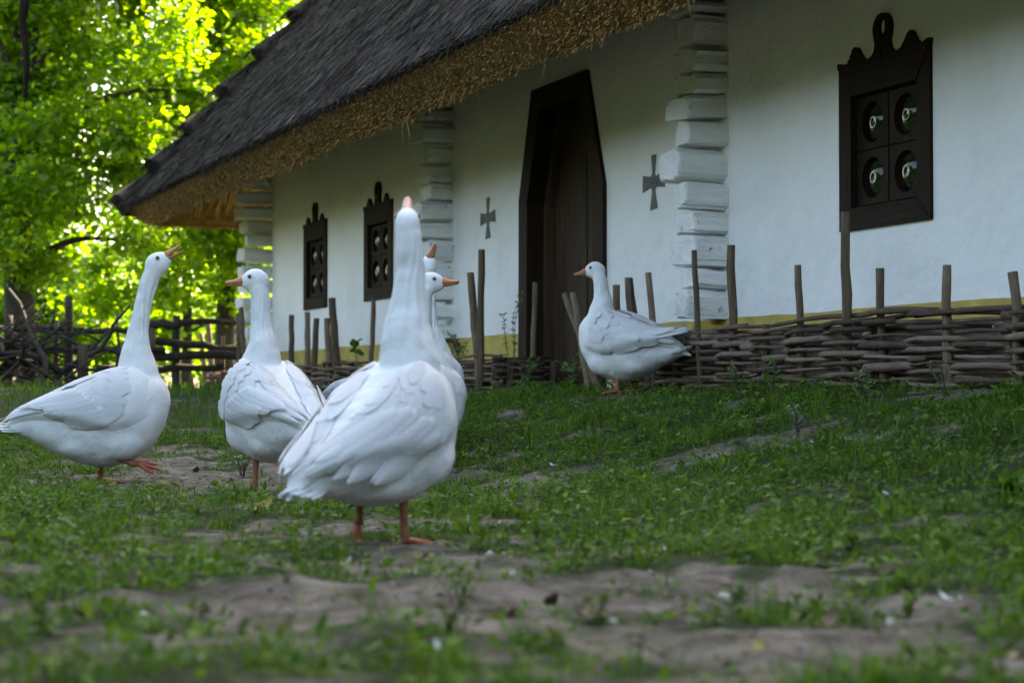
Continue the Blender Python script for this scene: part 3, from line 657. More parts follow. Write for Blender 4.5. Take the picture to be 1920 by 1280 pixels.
    # bill: upper and lower mandible
    def mandible(name, lower, mt):
        rr = []; th = -gape if lower else gape*.15
        for t, hgt, wd, drop in ((a_*1.13, b_*1.08, c_*1.06, d_) for a_, b_, c_, d_ in ((0, .019, .0185, 0), (.012, .0175, .0175, .001), (.028, .0125, .0155, .003), (.044, .0085, .0135, .004), (.056, .0065, .0115, .003), (.063, .0045, .0075, .001), (.066, .002, .003, -.001))):
            ring = []; hk = hgt*(.66 if lower else 1.22)
            tt = t*(.95 if lower else 1)
            for q in np.linspace(0, 2*math.pi, 15)[:-1]:
                yy = wd*math.sin(q)*(.9 if lower else 1); cz = math.cos(q)
                zz = (hk*cz if (cz > 0) != lower else .0028*cz)
                cx, czz = tt*math.cos(th)-zz*math.sin(th)*1, tt*math.sin(th)+zz*math.cos(th)
                ring.append(fr(.0455+cx, yy, -.006-drop*.5+czz-(.0025 if lower else 0)))
            rr.append(ring)
        V, F = ring_loft(rr); return fix_normals(mesh_obj(name, V, F, mt, g))
    mandible('upper_bill', False, M[bill]); mandible('lower_bill', True, M[bill])
    for s in (-1, 1):
        bm = bmesh.new(); bmesh.ops.create_uvsphere(bm, u_segments=14, v_segments=10, radius=.0068)
        p = fr(.020, s*.0325, .013)
        for v in bm.verts: v.co = v.co+Vector(p)
        me = bpy.data.meshes.new('eye'); bm.to_mesh(me); bm.free(); me.materials.append(M['eye'])
        me.polygons.foreach_set('use_smooth', [True]*len(me.polygons)); e = link(bpy.data.objects.new('eye', me), g)
        ringp = []
        ax = unit(lf*s+f*.25+up*.1); a1 = unit(np.cross(ax, up)); a2 = np.cross(ax, a1)
        for q in np.linspace(0, 2*math.pi, 15): ringp.append(p+ax*.0022+(a1*math.cos(q)+a2*math.sin(q))*.0068)
        V, F = tube(ringp, .0017, 5); mesh_obj('eyelid', V, F, M['eye_ring'], e)
    # wings
    for s in (-1, 1):
        xs = np.linspace(.20, -.40, 40); V = []; F = []; nph = 16
        for x in xs:
            hi = R(118)-R(34)*min(1, max(0, (.05-x)/.4)); ph = np.linspace(R(4), hi, nph)
            hh = wing_h(np.full(nph, x), ph); rip = .003*(vnoise(x*40+seed, ph*9, 51)-.5)
            V += [tuple(p) for p in shell(np.full(nph, x), ph, s, hh+rip)]
        V = [tuple(TR(p)) for p in V]
        for i in range(len(xs)-1):
            for j in range(nph-1): q = (i*nph+j, i*nph+j+1, (i+1)*nph+j+1, (i+1)*nph+j); F.append(q if s > 0 else q[::-1])
        wing = mesh_obj('wing', V, F, mf, g)
        def fe(*a, **k):
            V, F = feather_mesh(*a, **k); mesh_obj('feather', TR(V), F, mq, wing)
        J = lambda q: rnd.uniform(-q, q)*(1+messy)
        for k in range(6):        # primaries, crossing over the rump
            fe(-.10-.012*k+J(.008), R(64)-R(6)*k, .27-.008*k+J(.01), .034, R(-5-2*k)+J(.04), s, .003+.0015*k, .004, droop=droop*.7+J(.03), out=.014+prim_out+.03*messy, nl=9)
        for k in range(9):        # secondaries along the lower edge
            t = k/8
            fe(.045-.125*t+J(.006), R(92)-R(40)*t+J(.03), (.185+.035*t)*sec+J(.012), .046*(.5+.5*sec), R(-4)+J(.05), s, .004+.0017*k, .005, droop=droop*(1-.3*t)+J(.05), out=.006+.03*messy*rnd.random(), nl=8, camb_=.09)
        for row, (x0, L, W, nfe, pa, pb) in enumerate(((.005, .115, .046, 7, 84, 26), (.055, .095, .044, 8, 88, 24), (.10, .08, .042, 7, 86, 28))):
            for k in range(nfe):  # greater, median and lesser coverts
                t = k/(nfe-1)
                fe(x0+.012*math.sin(t*3)+J(.008), R(pa)+(R(pb)-R(pa))*t+J(.03), L+J(.012), W, R(-3)+J(.10), s, (.0055+.0018*row)*ruf+.0008, .0016*ruf, droop=droop*.3+J(.03), out=.002+.004*messy*rnd.random(), nl=6, camb_=.045*ruf)
        for k in range(6):        # scapulars over the back
            t = k/5
            fe(.03-.19*t+J(.012), R(20)+J(.06), .15-.03*t+J(.015), .056, R(6)+J(.1), s, .0115*ruf+.001, .002*ruf, droop=J(.05), out=.003+.008*messy*rnd.random(), nl=7, camb_=.05*ruf)
    # tail fan
    zt, zb, w = prof(-.25); tail = empty('tail'); tail.parent = g; tail.location = tuple(TR((-.25, 0, float(zb+zt)/2+.01))); tail.rotation_euler = (0, -pitch, 0)
    for k in range(11):
        a = R(-tail_spread+2*tail_spread*k/10); L = .165-.02*abs(k-5)/5; W = .046; V = []; F = []; nl, nw = 7, 4
        for i in range(nl+1):
            t = i/nl; wp = min(1, .5+.9*t)*math.sqrt(max(0, 1-max(0, (t-.7)/.305)**2.4))
            for j in range(nw+1):
                b_ = -1+2*j/nw; x = -L*t; y = b_*W/2*wp
                z = .10*W*(1-b_*b_)-.02*abs(k-5)/5*1.5+.0022*(k % 2)+t*t*.012+tail_up*t*L - .12*L*t
                V.append((x*math.cos(a)-y*math.sin(a), x*math.sin(a)+y*math.cos(a), z))
        for i in range(nl):
            for j in range(nw): q = i*(nw+1)+j; F.append((q, q+nw+1, q+nw+2, q+1))
        mesh_obj('feather', V, F, mq, tail)
    # legs
    for (hip, ankle, fd, fn, spread) in legs:
        hip = np.array(hip, float); ankle = np.array(ankle, float); mid = (hip+ankle)/2
        P = catmull([hip, mid+np.array([-.004, 0, 0]), ankle], 5); k = len(P)
        V, F = tube(P, [.017-.006*min(1, i/(k*.5)) + (.003 if i > k-3 else 0) for i in range(k)], 10, .04)
        lg = mesh_obj('leg', V, F, M['leg'], g)
        fd = unit(fd); fn = unit(np.array(fn)-np.dot(fn, fd)*fd); sd = np.cross(fn, fd)
        mb = MB(); tips = []
        for a, L in ((-30*spread, .078), (0, .092), (30*spread, .078)):
            dr_ = fd*math.cos(R(a))+sd*math.sin(R(a))
            pts = [ankle+fn*.004, ankle+dr_*L*.3+fn*.006, ankle+dr_*L*.6+fn*.002, ankle+dr_*L*.92-fn*.003, ankle+dr_*(L+.008)-fn*.006]
            mb.tube(pts, [.011, .008, .0075, .006, .002], 8); tips.append((dr_, L))
        mb.tube([ankle+fn*.006, ankle-fd*.018+fn*.004, ankle-fd*.028-fn*.004], [.008, .005, .002], 7)
        for (d0, l0), (d1, l1) in zip(tips[:-1], tips[1:]):
            W_ = []; na = 7
            for i in range(na):
                t = i/(na-1); dd = unit(d0*(1-t)+d1*t); l = (l0*(1-t)+l1*t)*(.93-.16*math.sin(math.pi*t)) ; W_.append((dd, l))
            Vv = []; Ff = []
            for lay in (.001, -.003):
                for rr_ in (.1, .55, 1):
                    for dd, l in W_: Vv.append(ankle+dd*l*rr_+fn*(lay-.003*rr_))
            for lay in (0, 1):
                for i in range(2):
                    for j in range(na-1): q = lay*21+i*7+j; Ff.append((q, q+1, q+8, q+7) if lay else (q, q+7, q+8, q+1))
            for j in range(na-1): Ff.append((14+j, 15+j, 36+j, 35+j))
            mb.add(Vv, Ff)
        fix_normals(mb.build('foot', M['foot'], lg, True))
    return g
def at(px, Y): X = (px-960)/3734*Y; return X, Y, float(ground_z(X, Y))
def stand(x, y, yaw=0, lift=0.): return ((x+.012, y*.8, .15+lift), (x-.004, y, .014), (math.cos(yaw), math.sin(yaw), -.03), (0, 0, 1), 1.)
def wvec(wx, wy, wz, hd): return (wx*math.cos(hd)+wy*math.sin(hd), -wx*math.sin(hd)+wy*math.cos(hd), wz)

# 1: striding goose with its bill open to the sky
h1 = R(4)
NK1 = [(.131, 0, .365, .096), (.128, 0, .445, .082), (.122, 0, .515, .064), (.128, 0, .585, .047), (.138, 0, .655, .040), (.155, 0, .73, .0385), (.172, 0, .795, .041), (.19, 0, .835, .040)]
goose('white goose striding with one foot raised and open bill pointed skyward', at(196, 7.5), h1, .97, NK1, (.199, 0, .857), (.74, 0, .67), gape=.30,
      legs=[stand(-.02, .06), ((.02, -.07, .125), (.128, -.072, .083), (.93, -.05, -.16), (.25, -.55, .8), .75)], seed=1, ruf=.6)
# 2: goose seen from behind, head turned aside
h2 = R(122)
NK2 = [(.125, 0, .365, .098), (.115, 0, .44, .088), (.10, 0, .51, .068), (.10, 0, .58, .051), (.105, 0, .65, .044), (.108, .0, .71, .043), (.112, .008, .755, .042)]
goose('white goose standing on bare soil with its back turned and head turned aside', at(510, 7.3), h2, .95, NK2, (.118, .016, .78), wvec(-.97, -.05, -.05, h2), gape=.06,
      legs=[stand(.0, .075, .5, .04), stand(-.03, -.075, 0, .04)], body_lift=.045, seed=2, messy=.4, ruf=.65, pitch=.1, tail_up=.05)
# 3: the foremost goose, stretching up
h3 = R(50)
NK3 = [(.14, 0, .355, .100), (.145, 0, .45, .098), (.115, 0, .555, .080), (.098, 0, .65, .060), (.092, 0, .74, .050), (.086, .0, .808, .048), (.083, .0, .85, .047)]
goose('large white goose with loose wing feathers and neck stretched straight up', at(728, 4.73), h3, .83, NK3, (.088, .008, .876), wvec(-.03, .66, .75, h3), gape=.03, bill='bill_pink',
      legs=[((.0, -.06, .18), (.02, -.05, .012), (math.cos(-.7), math.sin(-.7), -.03), (0, 0, 1), 1.), ((-.03, .07, .18), (-.035, .085, .06), (-.15, -.2, -1), (-1, 0, 0), .35)], droop=.30, seed=3, messy=.9, tail_up=-.05, pitch=.27, body_lift=.05, ruf=.34, sec=1.3, neck_w=.95)
# 4: goose by the door
h4 = R(148)
NK4 = [(.13, 0, .36, .095), (.13, 0, .435, .080), (.125, 0, .50, .060), (.13, 0, .555, .048), (.138, 0, .61, .044), (.15, 0, .65, .043)]
goose('white goose standing calmly in the grass in front of the door', at(1168, 9.95), h4, .93, NK4, (.168, .005, .677), wvec(-.96, .15, -.16, h4), gape=.0,
      legs=[stand(.0, .07), stand(-.02, -.07)], seed=4, messy=1.2, ruf=1.1, sec=1.2, tail_up=.10, prim_out=.06)
# 5, 6: two geese beyond the foremost one
h5 = R(18)
NK5 = [(.128, 0, .365, .096), (.11, 0, .445, .082), (.085, 0, .52, .062), (.072, 0, .60, .047), (.07, 0, .68, .041), (.075, 0, .745, .041), (.085, 0, .775, .041)]
goose('white goose looking level towards the door, half hidden by the large stretching goose', at(762, 8.0), h5, .97, NK5, (.105, 0, .795), wvec(.97, -.1, .08, h5), gape=.05,
      legs=[stand(.0, .07), stand(-.02, -.07)], seed=5, tail_up=.05)
h6 = R(30)
NK6 = [(.128, 0, .365, .096), (.115, 0, .445, .082), (.10, 0, .52, .062), (.09, 0, .60, .047), (.085, 0, .69, .041), (.082, 0, .76, .041), (.08, 0, .80, .040)]
goose('white goose raising its closed orange bill upright behind another white goose', at(768, 8.75), h6, 1.0, NK6, (.082, 0, .82), wvec(.28, -.1, .95, h6), gape=.03,
      legs=[stand(.0, .07), stand(-.02, -.07)], seed=6)
# 7: grazing grey goose
h7 = R(172)
NK7 = [(.13, 0, .33, .10), (.20, 0, .345, .082), (.27, 0, .345, .06), (.335, 0, .30, .046), (.37, 0, .225, .040), (.385, 0, .15, .038), (.39, 0, .105, .037)]
goose('grey goose grazing with lowered neck in front of the wattle fence', at(728, 8.95), h7, .84, NK7, (.393, 0, .085), (.25, 0, -.95), gape=.0, href=(1, 0, 0),
      legs=[stand(.0, .07), stand(-.02, -.07)], seed=7, grey=True)

# ------------------------------------------------------------------ grass, herbs and litter
def blades(name, label, P, hgt, wid, mt, lean=.5):
    n = len(P); a = rng.random(n)*2*math.pi; dx = np.stack([np.cos(a), np.sin(a), 0*a], -1); sx = np.stack([-np.sin(a), np.cos(a), 0*a], -1)
    ln = (lean*rng.random(n)*hgt)[:, None]; h = hgt[:, None]; w = wid[:, None]; z = np.array([[0, 0, 1.]])
    P = P - z*.004
    v = np.stack([P-sx*w/2, P+sx*w/2, P+dx*ln*.35+z*h*.6+sx*w*.4, P+dx*ln*.35+z*h*.6-sx*w*.4, P+dx*ln*1.1+z*h*.98], 1).reshape(-1, 3)
    k = np.arange(n)[:, None]*5
    f = np.concatenate([k+np.array([[0, 1, 2]]), k+np.array([[0, 2, 3]]), k+np.array([[3, 2, 4]])])
    o = mesh_obj(name, v, f, mt, None, True); tag(o, label, 'grass', kind='stuff'); return o
def leaf_mesh(P, D, NN, L, W):
    """six-cornered leaves, folded along the midrib; P base, D axis, NN face normal"""
    D = unit(D); sd = unit(np.cross(D, NN)); up = np.cross(sd, D); L = L[:, None]; W = W[:, None]; n = len(P)
    v = np.stack([P, P+D*L*.30+sd*W*.5+up*W*.12, P+D*L*.66+sd*W*.42+up*W*.10, P+D*L, P+D*L*.66-sd*W*.42+up*W*.10, P+D*L*.30-sd*W*.5+up*W*.12], 1).reshape(-1, 3)
    k = np.arange(n)[:, None]*6
    f = np.concatenate([k+np.array([[0, 1, 2, 3]]), k+np.array([[0, 3, 4, 5]])]); return v, f
def scatter(n, y0, y1, wide=.32, thr=0., clump=7.):
    Y = np.sqrt(y0**2+(y1**2-y0**2)*rng.random(n)); X = (rng.random(n)*2-1)*wide*Y
    c = cover(X, Y); D = (X-P0[0])*n2[0]+(Y-P0[1])*n2[1]
    cl = vnoise(X*clump*2, Y*clump*2, 61)
    keep = (rng.random(n) < np.clip((c-.22)*1.25, 0, 1)*(.35+1.0*sstep((cl-.3)/.35))) & (D > .47)
    X, Y, c = X[keep], Y[keep], c[keep]; return np.stack([X, Y, ground_z(X, Y)], -1), c
def tufts(n, y0, y1, wide, per, rad, thr=.22):
    Y = np.sqrt(y0**2+(y1**2-y0**2)*rng.random(n)); X = (rng.random(n)*2-1)*wide*Y
    c = cover(X, Y); D = (X-P0[0])*n2[0]+(Y-P0[1])*n2[1]
    k = (rng.random(n) < np.clip((c-thr)*1.3, .035, 1)) & (D > .46); X, Y, c = X[k], Y[k], c[k]
    m = rng.poisson(per*(.4+.9*c)); big = rng.random(len(X)); i = np.repeat(np.arange(len(X)), m)
    q = rng.normal(0, 1, (len(i), 2))*(rad*(.5+big[i]))[:, None]
    x, y = X[i]+q[:, 0], Y[i]+q[:, 1]
    return np.stack([x, y, ground_z(x, y)], -1), c[i], big[i], q
P, c, big, q = tufts(15000, 2.2, 11.8, .32, 12, .011)
hb = (.012+.024*rng.random(len(P)))*(.5+1.9*big**3)*(.55+.6*c)
blades('grass', 'short green grass growing in tufts across the yard', P, hb, .0022+.0028*rng.random(len(P)), M['grass'], 1.2)
P, c = scatter(120000, 11, 26, .34)
P = P[rng.random(len(P)) < .6]
blades('grass', 'sparser taller grass beyond the geese near the rail fence', P, .03+.08*rng.random(len(P))**2, .005+.006*rng.random(len(P)), M['grass'], .8)
P, c, big, q = tufts(11000, 2.2, 11.3, .32, 12, .018, .15)
m_ = len(P); hh = (.003+.028*rng.random(m_)**1.3)*(.4+1.9*big**3)*(.5+.7*c); P = P+np.stack([0*hh, 0*hh, hh], -1)
a = np.arctan2(q[:, 1], q[:, 0])+rng.normal(0, .8, m_); el = rng.normal(.3, .4, m_)
D = np.stack([np.cos(a)*np.cos(el), np.sin(a)*np.cos(el), np.sin(el)], -1)
L = (.008+.014*rng.random(m_)**2)*(.7+1.1*big)
v, f = leaf_mesh(P, D, np.array([0, 0, 1.])+rng.normal(0, .45, (m_, 3)), L, L*rng.uniform(.3, .6, m_))
tag(mesh_obj('ground_herbs', v, f, M['herb'], None, False), 'low creeping small-leaved herbs between the grass', 'herbs', kind='stuff')
# pebbles, soil crumbs
n = 14000; Y = np.sqrt(2.3**2+(10**2-2.3**2)*rng.random(n)); X = (rng.random(n)*2-1)*.3*Y; k = cover(X, Y) < .45; X, Y = X[k], Y[k]; n = len(X)
oct_ = np.array([[1, 0, 0], [0, 1, 0], [-1, 0, 0], [0, -1, 0], [0, 0, .7], [0, 0, -.7]], float); of = np.array([[0, 1, 4], [1, 2, 4], [2, 3, 4], [3, 0, 4], [1, 0, 5], [2, 1, 5], [3, 2, 5], [0, 3, 5]])
r = (.0018+.010*rng.random(n)**4)[:, None, None]
v = (np.stack([X, Y, ground_z(X, Y)], -1)[:, None]+oct_[None]*r*rng.uniform(.6, 1.4, (n, 6, 1))).reshape(-1, 3)
f = (np.arange(n)[:, None, None]*6+of[None]).reshape(-1, 3)
tag(mesh_obj('soil_crumbs', v, f, M['earth'], None, False), 'small clods and crumbs lying on the bare soil', 'soil', kind='stuff')
n = 3000; Y = np.sqrt(2.3**2+(10.5**2-2.3**2)*rng.random(n)); X = (rng.random(n)*2-1)*.3*Y; k = ((X-P0[0])*n2[0]+(Y-P0[1])*n2[1]) > .6; X, Y = X[k], Y[k]; n = len(X)
a = rng.random(n)*6.283
so_ = strands('dry_straw', np.stack([X, Y, ground_z(X, Y)+.006], -1), np.stack([np.cos(a), np.sin(a), rng.normal(.05, .15, n)], -1), np.array([0, 0, 1.])+rng.normal(0, .3, (n, 3)), rng.uniform(.01, .07, n), rng.uniform(.001, .003, n), M['dry'], None)
tag(so_, 'scattered bits of dry straw and dead grass on the ground', 'straw')
# fallen leaves and twigs
def one_leaf(name, L, W, curl, mt, shape=0):
    V = []; F = []; nl, nw = 6, 4
    for i in range(nl+1):
        t = i/nl; w = W*math.sin(math.pi*min(1, t*.96+.03))**.7*(1-.25*t)
        for j in range(nw+1):
            b_ = -1+2*j/nw; V.append((L*(t-.5), b_*w/2, curl*(t-.5)**2*L*2+abs(b_)*W*.18*curl+.002*math.sin(9*t+5*b_)))
    for i in range(nl):
        for j in range(nw): q = i*(nw+1)+j; F.append((q, q+nw+1, q+nw+2, q+1))
    me_o = mesh_obj(name, V, F, mt, None); return me_o
rl = random.Random(4)
proto = None
SPOTS = [(rl.uniform(-.75, .85), rl.uniform(2.55, 4.6)) for _ in range(34)] + [(-.1, 3.0), (.45, 3.1), (.75, 2.75), (.28, 2.62), (-.33, 2.95), (.6, 3.9), (.2, 4.4), (.95, 4.5), (.33, 5.2), (-.9, 4.2), (.1, 6.3), (-.2, 7.0), (.75, 6.2), (-1.3, 8.2), (.85, 3.05), (-.6, 3.4), (.5, 2.55), (1.1, 5.8), (-1.6, 6.1), (-.05, 5.5), (.62, 5.0), (-.5, 2.7)]
for i, (x, y) in enumerate(SPOTS):
    if proto is None: o = proto = one_leaf('fallen_leaf', .045, .026, .5, M['litter'])
    else: o = proto.copy(); COL.objects.link(o)
    o.location = (x, y, float(ground_z(x, y))+.008); o.rotation_euler = (rl.uniform(-.5, .5), rl.uniform(-.5, .5), rl.uniform(0, 6.3)); s = rl.uniform(.6, 1.2); o.scale = (s, s, s)
    tag(o, 'small curled brown dead leaf lying on the ground', 'leaf', 'dead leaves on the ground')
for x, y, s, lab in ((-.755, 6.0, 1.9, 'large yellowish fallen leaf on the soil between the standing geese'), (.33, 2.68, .5, 'small bright yellow fallen leaf on bare foreground soil')):
    o = one_leaf('fallen_leaf', .05, .036, .45, M['litter_yellow']); o.location = (x, y, float(ground_z(x, y))+.012); o.rotation_euler = (.3, -.35, .6); o.scale = (s,)*3; tag(o, lab, 'leaf')
tp = None
for i in range(16):
    x, y = rl.uniform(-.9, 1.0), rl.uniform(2.6, 7.2)
    if i >= 12: x, y = ((1.45, 7.6), (1.3, 7.3), (-.2, 6.1), (-.05, 5.0))[i-12]
    if tp is None:
        Pt = catmull([(-.09, 0, 0), (-.03, .008, .004), (.03, -.004, .002), (.09, .006, .006)], 3); V, F = tube(Pt, np.linspace(.0035, .0018, len(Pt)), 6); o = tp = mesh_obj('twig', V, F, M['stem'])
    else: o = tp.copy(); COL.objects.link(o)
    o.location = (x, y, float(ground_z(x, y))+.004); o.rotation_euler = (0, rl.uniform(-.1, .1), rl.uniform(0, 6.3)); o.scale = (rl.uniform(.4, 1.3), 1, 1)
    tag(o, 'thin dry broken twig lying on the ground', 'twig', 'twigs on the ground')
for i in range(14):
    x, y = rl.uniform(-.7, 1.), rl.uniform(2.5, 6.5)
    if i == 0:
        bm = bmesh.new(); bmesh.ops.create_icosphere(bm, subdivisions=2, radius=.011)
        for v in bm.verts: v.co = Vector((v.co.x*1.3, v.co.y, v.co.z*.6))*(1+.25*math.sin(v.co.x*300+v.co.z*200))
        me = bpy.data.meshes.new('pebble'); bm.to_mesh(me); bm.free(); me.materials.append(M['pebble']); o = pp = bpy.data.objects.new('pebble', me)
    else: o = pp.copy()
    COL.objects.link(o); o.location = (x, y, float(ground_z(x, y))+.002); o.rotation_euler = (0, 0, rl.uniform(0, 6.3)); s = rl.uniform(.5, 1.1); o.scale = (s,)*3
    tag(o, 'small pale pebble lying on the soil', 'pebble', 'pebbles on the ground')

fp = None
for i in range(16):
    x, y = ((.44, 4.65), (.33, 4.3), (.62, 4.55), (-.32, 3.9), (.5, 5.9), (1.0, 6.6), (-.45, 6.2), (.15, 7.4), (.0, 3.6), (.72, 3.3), (-.9, 5.4), (.9, 7.7), (.25, 8.8), (-1.4, 6.6), (.55, 2.9), (-.1, 2.75))[i]
    if fp is None: o = fp = one_leaf('fallen_feather', .034, .011, .5, M['quill'])
    else: o = fp.copy(); COL.objects.link(o)
    o.location = (x, y, float(ground_z(x, y))+.016); o.rotation_euler = (rl.uniform(-.4, .4), rl.uniform(-.3, .3), rl.uniform(0, 6.3)); q = rl.uniform(.6, 1.2); o.scale = (q, q, q)
    tag(o, 'small white shed goose feather lying in the grass', 'feather', 'shed feathers on the ground')

# ------------------------------------------------------------------ weeds
def weed(label, px, Y, h, nst, nleaf, L, mt, spread=.35, group=None, name='weed', seed=0, wr=.5, z0=None, stem=.0022, wilt=0., tmin=.25):
    rnd = random.Random(seed); X = (px-960)/3734*Y; z = float(ground_z(X, Y)) if z0 is None else z0
    g = empty(name, (X, Y, z), 0, label, 'plant', group)
    LP = []; LD = []
    for s in range(nst):
        a = rnd.uniform(0, 6.283); hh = h*rnd.uniform(.6, 1); sp = spread*rnd.uniform(.3, 1)*hh
        pts = catmull([(rnd.uniform(-.01, .01), rnd.uniform(-.01, .01), -.01), (sp*.3*math.cos(a), sp*.3*math.sin(a), hh*.4), (sp*.65*math.cos(a+.3), sp*.65*math.sin(a+.3), hh*.75), (sp*math.cos(a), sp*math.sin(a), hh)], 5)
        V, F = tube(pts, np.linspace(stem*1.4, stem*.5, len(pts)), 5); mesh_obj('stem', V, F, M['stem'], g)
        for q in range(nleaf):
            t = rnd.uniform(tmin, 1); p = pts[min(len(pts)-1, int(t*len(pts)))]; b = rnd.uniform(0, 6.283); e = rnd.uniform(-.2, .9)-wilt
            LP.append(p); LD.append((math.cos(b)*math.cos(e), math.sin(b)*math.cos(e), math.sin(e)))
    LP = np.array(LP); LD = np.array(LD); n = len(LP); ls = L*np.random.default_rng(seed).uniform(.5, 1.1, n)
    v, f = leaf_mesh(LP, LD, np.array([0, 0, 1.])+np.random.default_rng(seed+1).normal(0, .4, (n, 3)), ls, ls*wr)
    lo = mesh_obj('leaves', v, f, mt, g, False); return g
weed('tall feathery weed growing against the door frame', 957, 11.9, .62, 3, 60, .035, M['weed'], .25, seed=1, wr=.28)
weed('bushy green weed at the foot of the door frame', 985, 11.7, .2, 6, 16, .04, M['weed'], .5, seed=2)
weed('broad-leaved weed growing beside the threshold of the door', 1075, 11.2, .2, 5, 10, .055, M['weed'], .6, seed=3)
weed('wilted dark-stemmed weed with pale leaves standing alone in the lawn', 1495, 6.9, .13, 6, 14, .022, M['silver'], .5, seed=4)
weed('leafy weed standing against the wattle under the corner of the log stack', 1385, 8.6, .16, 7, 16, .022, M['weed'], .45, seed=5)
weed('slender young weed with upright oval leaves against the wattle', 1450, 8.35, .17, 3, 12, .04, M['weed'], .3, seed=6)
weed('pale green weed at the foot of the wattle under the tallest stake', 1620, 7.65, .12, 6, 12, .03, M['weed'], .6, seed=7)
weed('loose dry weed at the foot of the wattle past the large window', 1770, 7.2, .13, 6, 12, .022, M['silver'], .6, seed=8)
weed('small wilted weed in front of the goose at the door', 1178, 9.1, .10, 2, 9, .025, M['silver'], .3, seed=9)
weed('dark dry weed beside the soil path below the door', 1080, 8.9, .12, 3, 12, .02, M['silver'], .4, seed=10)
weed('scrubby weed behind the goose with turned head', 455, 8.3, .13, 8, 10, .022, M['weed'], .8, seed=11)
weed('silvery wormwood clump growing on the bench under the middle log stack', 862, 13.4, .2, 7, 22, .05, M['silver'], .5, seed=12, wr=.25, z0=.55)
weed('young vine with bright green lobed leaves in front of the yellow band', 668, 14.9, .22, 2, 4, .09, M['herb'], .7, seed=13, wr=.8, z0=.55)
weed('broad green leafy plant at the edge of the lawn', 1885, 4.85, .075, 4, 3, .075, M['herb'], .5, seed=14, wr=.8, name='broadleaf_plant')
SP = [(1600, 4.2), (1310, 4.6), (860, 3.3), (540, 3.5), (1240, 5.0), (1750, 5.8), (1850, 3.6), (350, 3.0), (120, 3.6), (230, 5.4), (480, 5.6), (1010, 4.4), (1380, 3.3), (1120, 3.1), (60, 5.0), (1700, 3.2), (640, 6.3), (90, 2.8), (250, 2.6), (930, 6.2), (1550, 6.4)]
for i, (px, Y) in enumerate(SP):
    weed('small leafy green seedling rising above the grass', px, Y, .045+.03*(i % 3)/2, 4+i % 3, 9, .02, M['herb'], .9, 'seedlings in the grass', 'seedling', seed=30+i, stem=.0008, tmin=.08)

# ------------------------------------------------------------------ rail fence and brush behind
rf = empty('rail_fence', (-3.6, 19.0, .3), 0, 'dark wooden rail fence standing under the trees', 'fence')
def rail(p, q, r, nm='rail', mt='bark'):
    P = [np.array(p)+(np.array(q)-np.array(p))*t+np.array([0, 0, random.uniform(-.015, .015)]) for t in np.linspace(0, 1, 9)]
    P = [x-np.array([-3.6, 19.0, .3]) for x in P]
    V, F = tube(P, np.linspace(r, r*.8, 9), 7, .1); mesh_obj(nm, V, F, M[mt], rf)
def wp(px, py, Y): return ((px-960)/3734*Y, Y, CAM_H+(733-py)*Y/3734)
rail(wp(-60, 612, 18.6), wp(255, 622, 19), .035); rail(wp(245, 612, 19), wp(340, 606, 19.1), .05); rail(wp(335, 605, 19.2), wp(520, 602, 19.8), .032)
rail(wp(-40, 655, 18.6), wp(310, 656, 19), .04); rail(wp(290, 640, 19.1), wp(520, 662, 19.8), .04); rail(wp(270, 668, 19), wp(500, 664, 19.6), .045); rail(wp(180, 690, 19), wp(420, 690, 19.4), .04)
for px, yt, Y, r, mt in ((128, 556, 18.7, .045, 'bark'), (155, 648, 18.4, .06, 'stake'), (15, 590, 18.5, .05, 'bark'), (282, 600, 19.05, .06, 'stake'), (330, 590, 19.3, .05, 'bark'), (105, 600, 19.1, .03, 'bark')):
    t = wp(px, yt, Y); rail((t[0], t[1], .2), t, r, 'post', mt)
bpile = empty('brush_pile', (-4.6, 18.3, .33), 0, 'dark heap of tangled dead branches beside the rail fence', 'brush pile')
for k in range(70):
    a = random.uniform(0, 6.28); L = random.uniform(.5, 1.3); c0 = np.array([random.gauss(0, .35), random.gauss(0, .3), random.uniform(0, .55)]); e = random.uniform(-.2, .9)
    dv = np.array([math.cos(a)*math.cos(e), math.sin(a)*math.cos(e), math.sin(e)]); P = [c0+dv*L*(t-.4)+np.array([random.gauss(0, .03), random.gauss(0, .03), random.gauss(0, .03)]) for t in np.linspace(0, 1, 5)]
    P = [np.array([p[0], p[1], max(.0, p[2])]) for p in P]
    V, F = tube(P, np.linspace(.02, .008, 5)*random.uniform(.6, 1.6), 5); mesh_obj('branch', V, F, M['bark'], bpile)

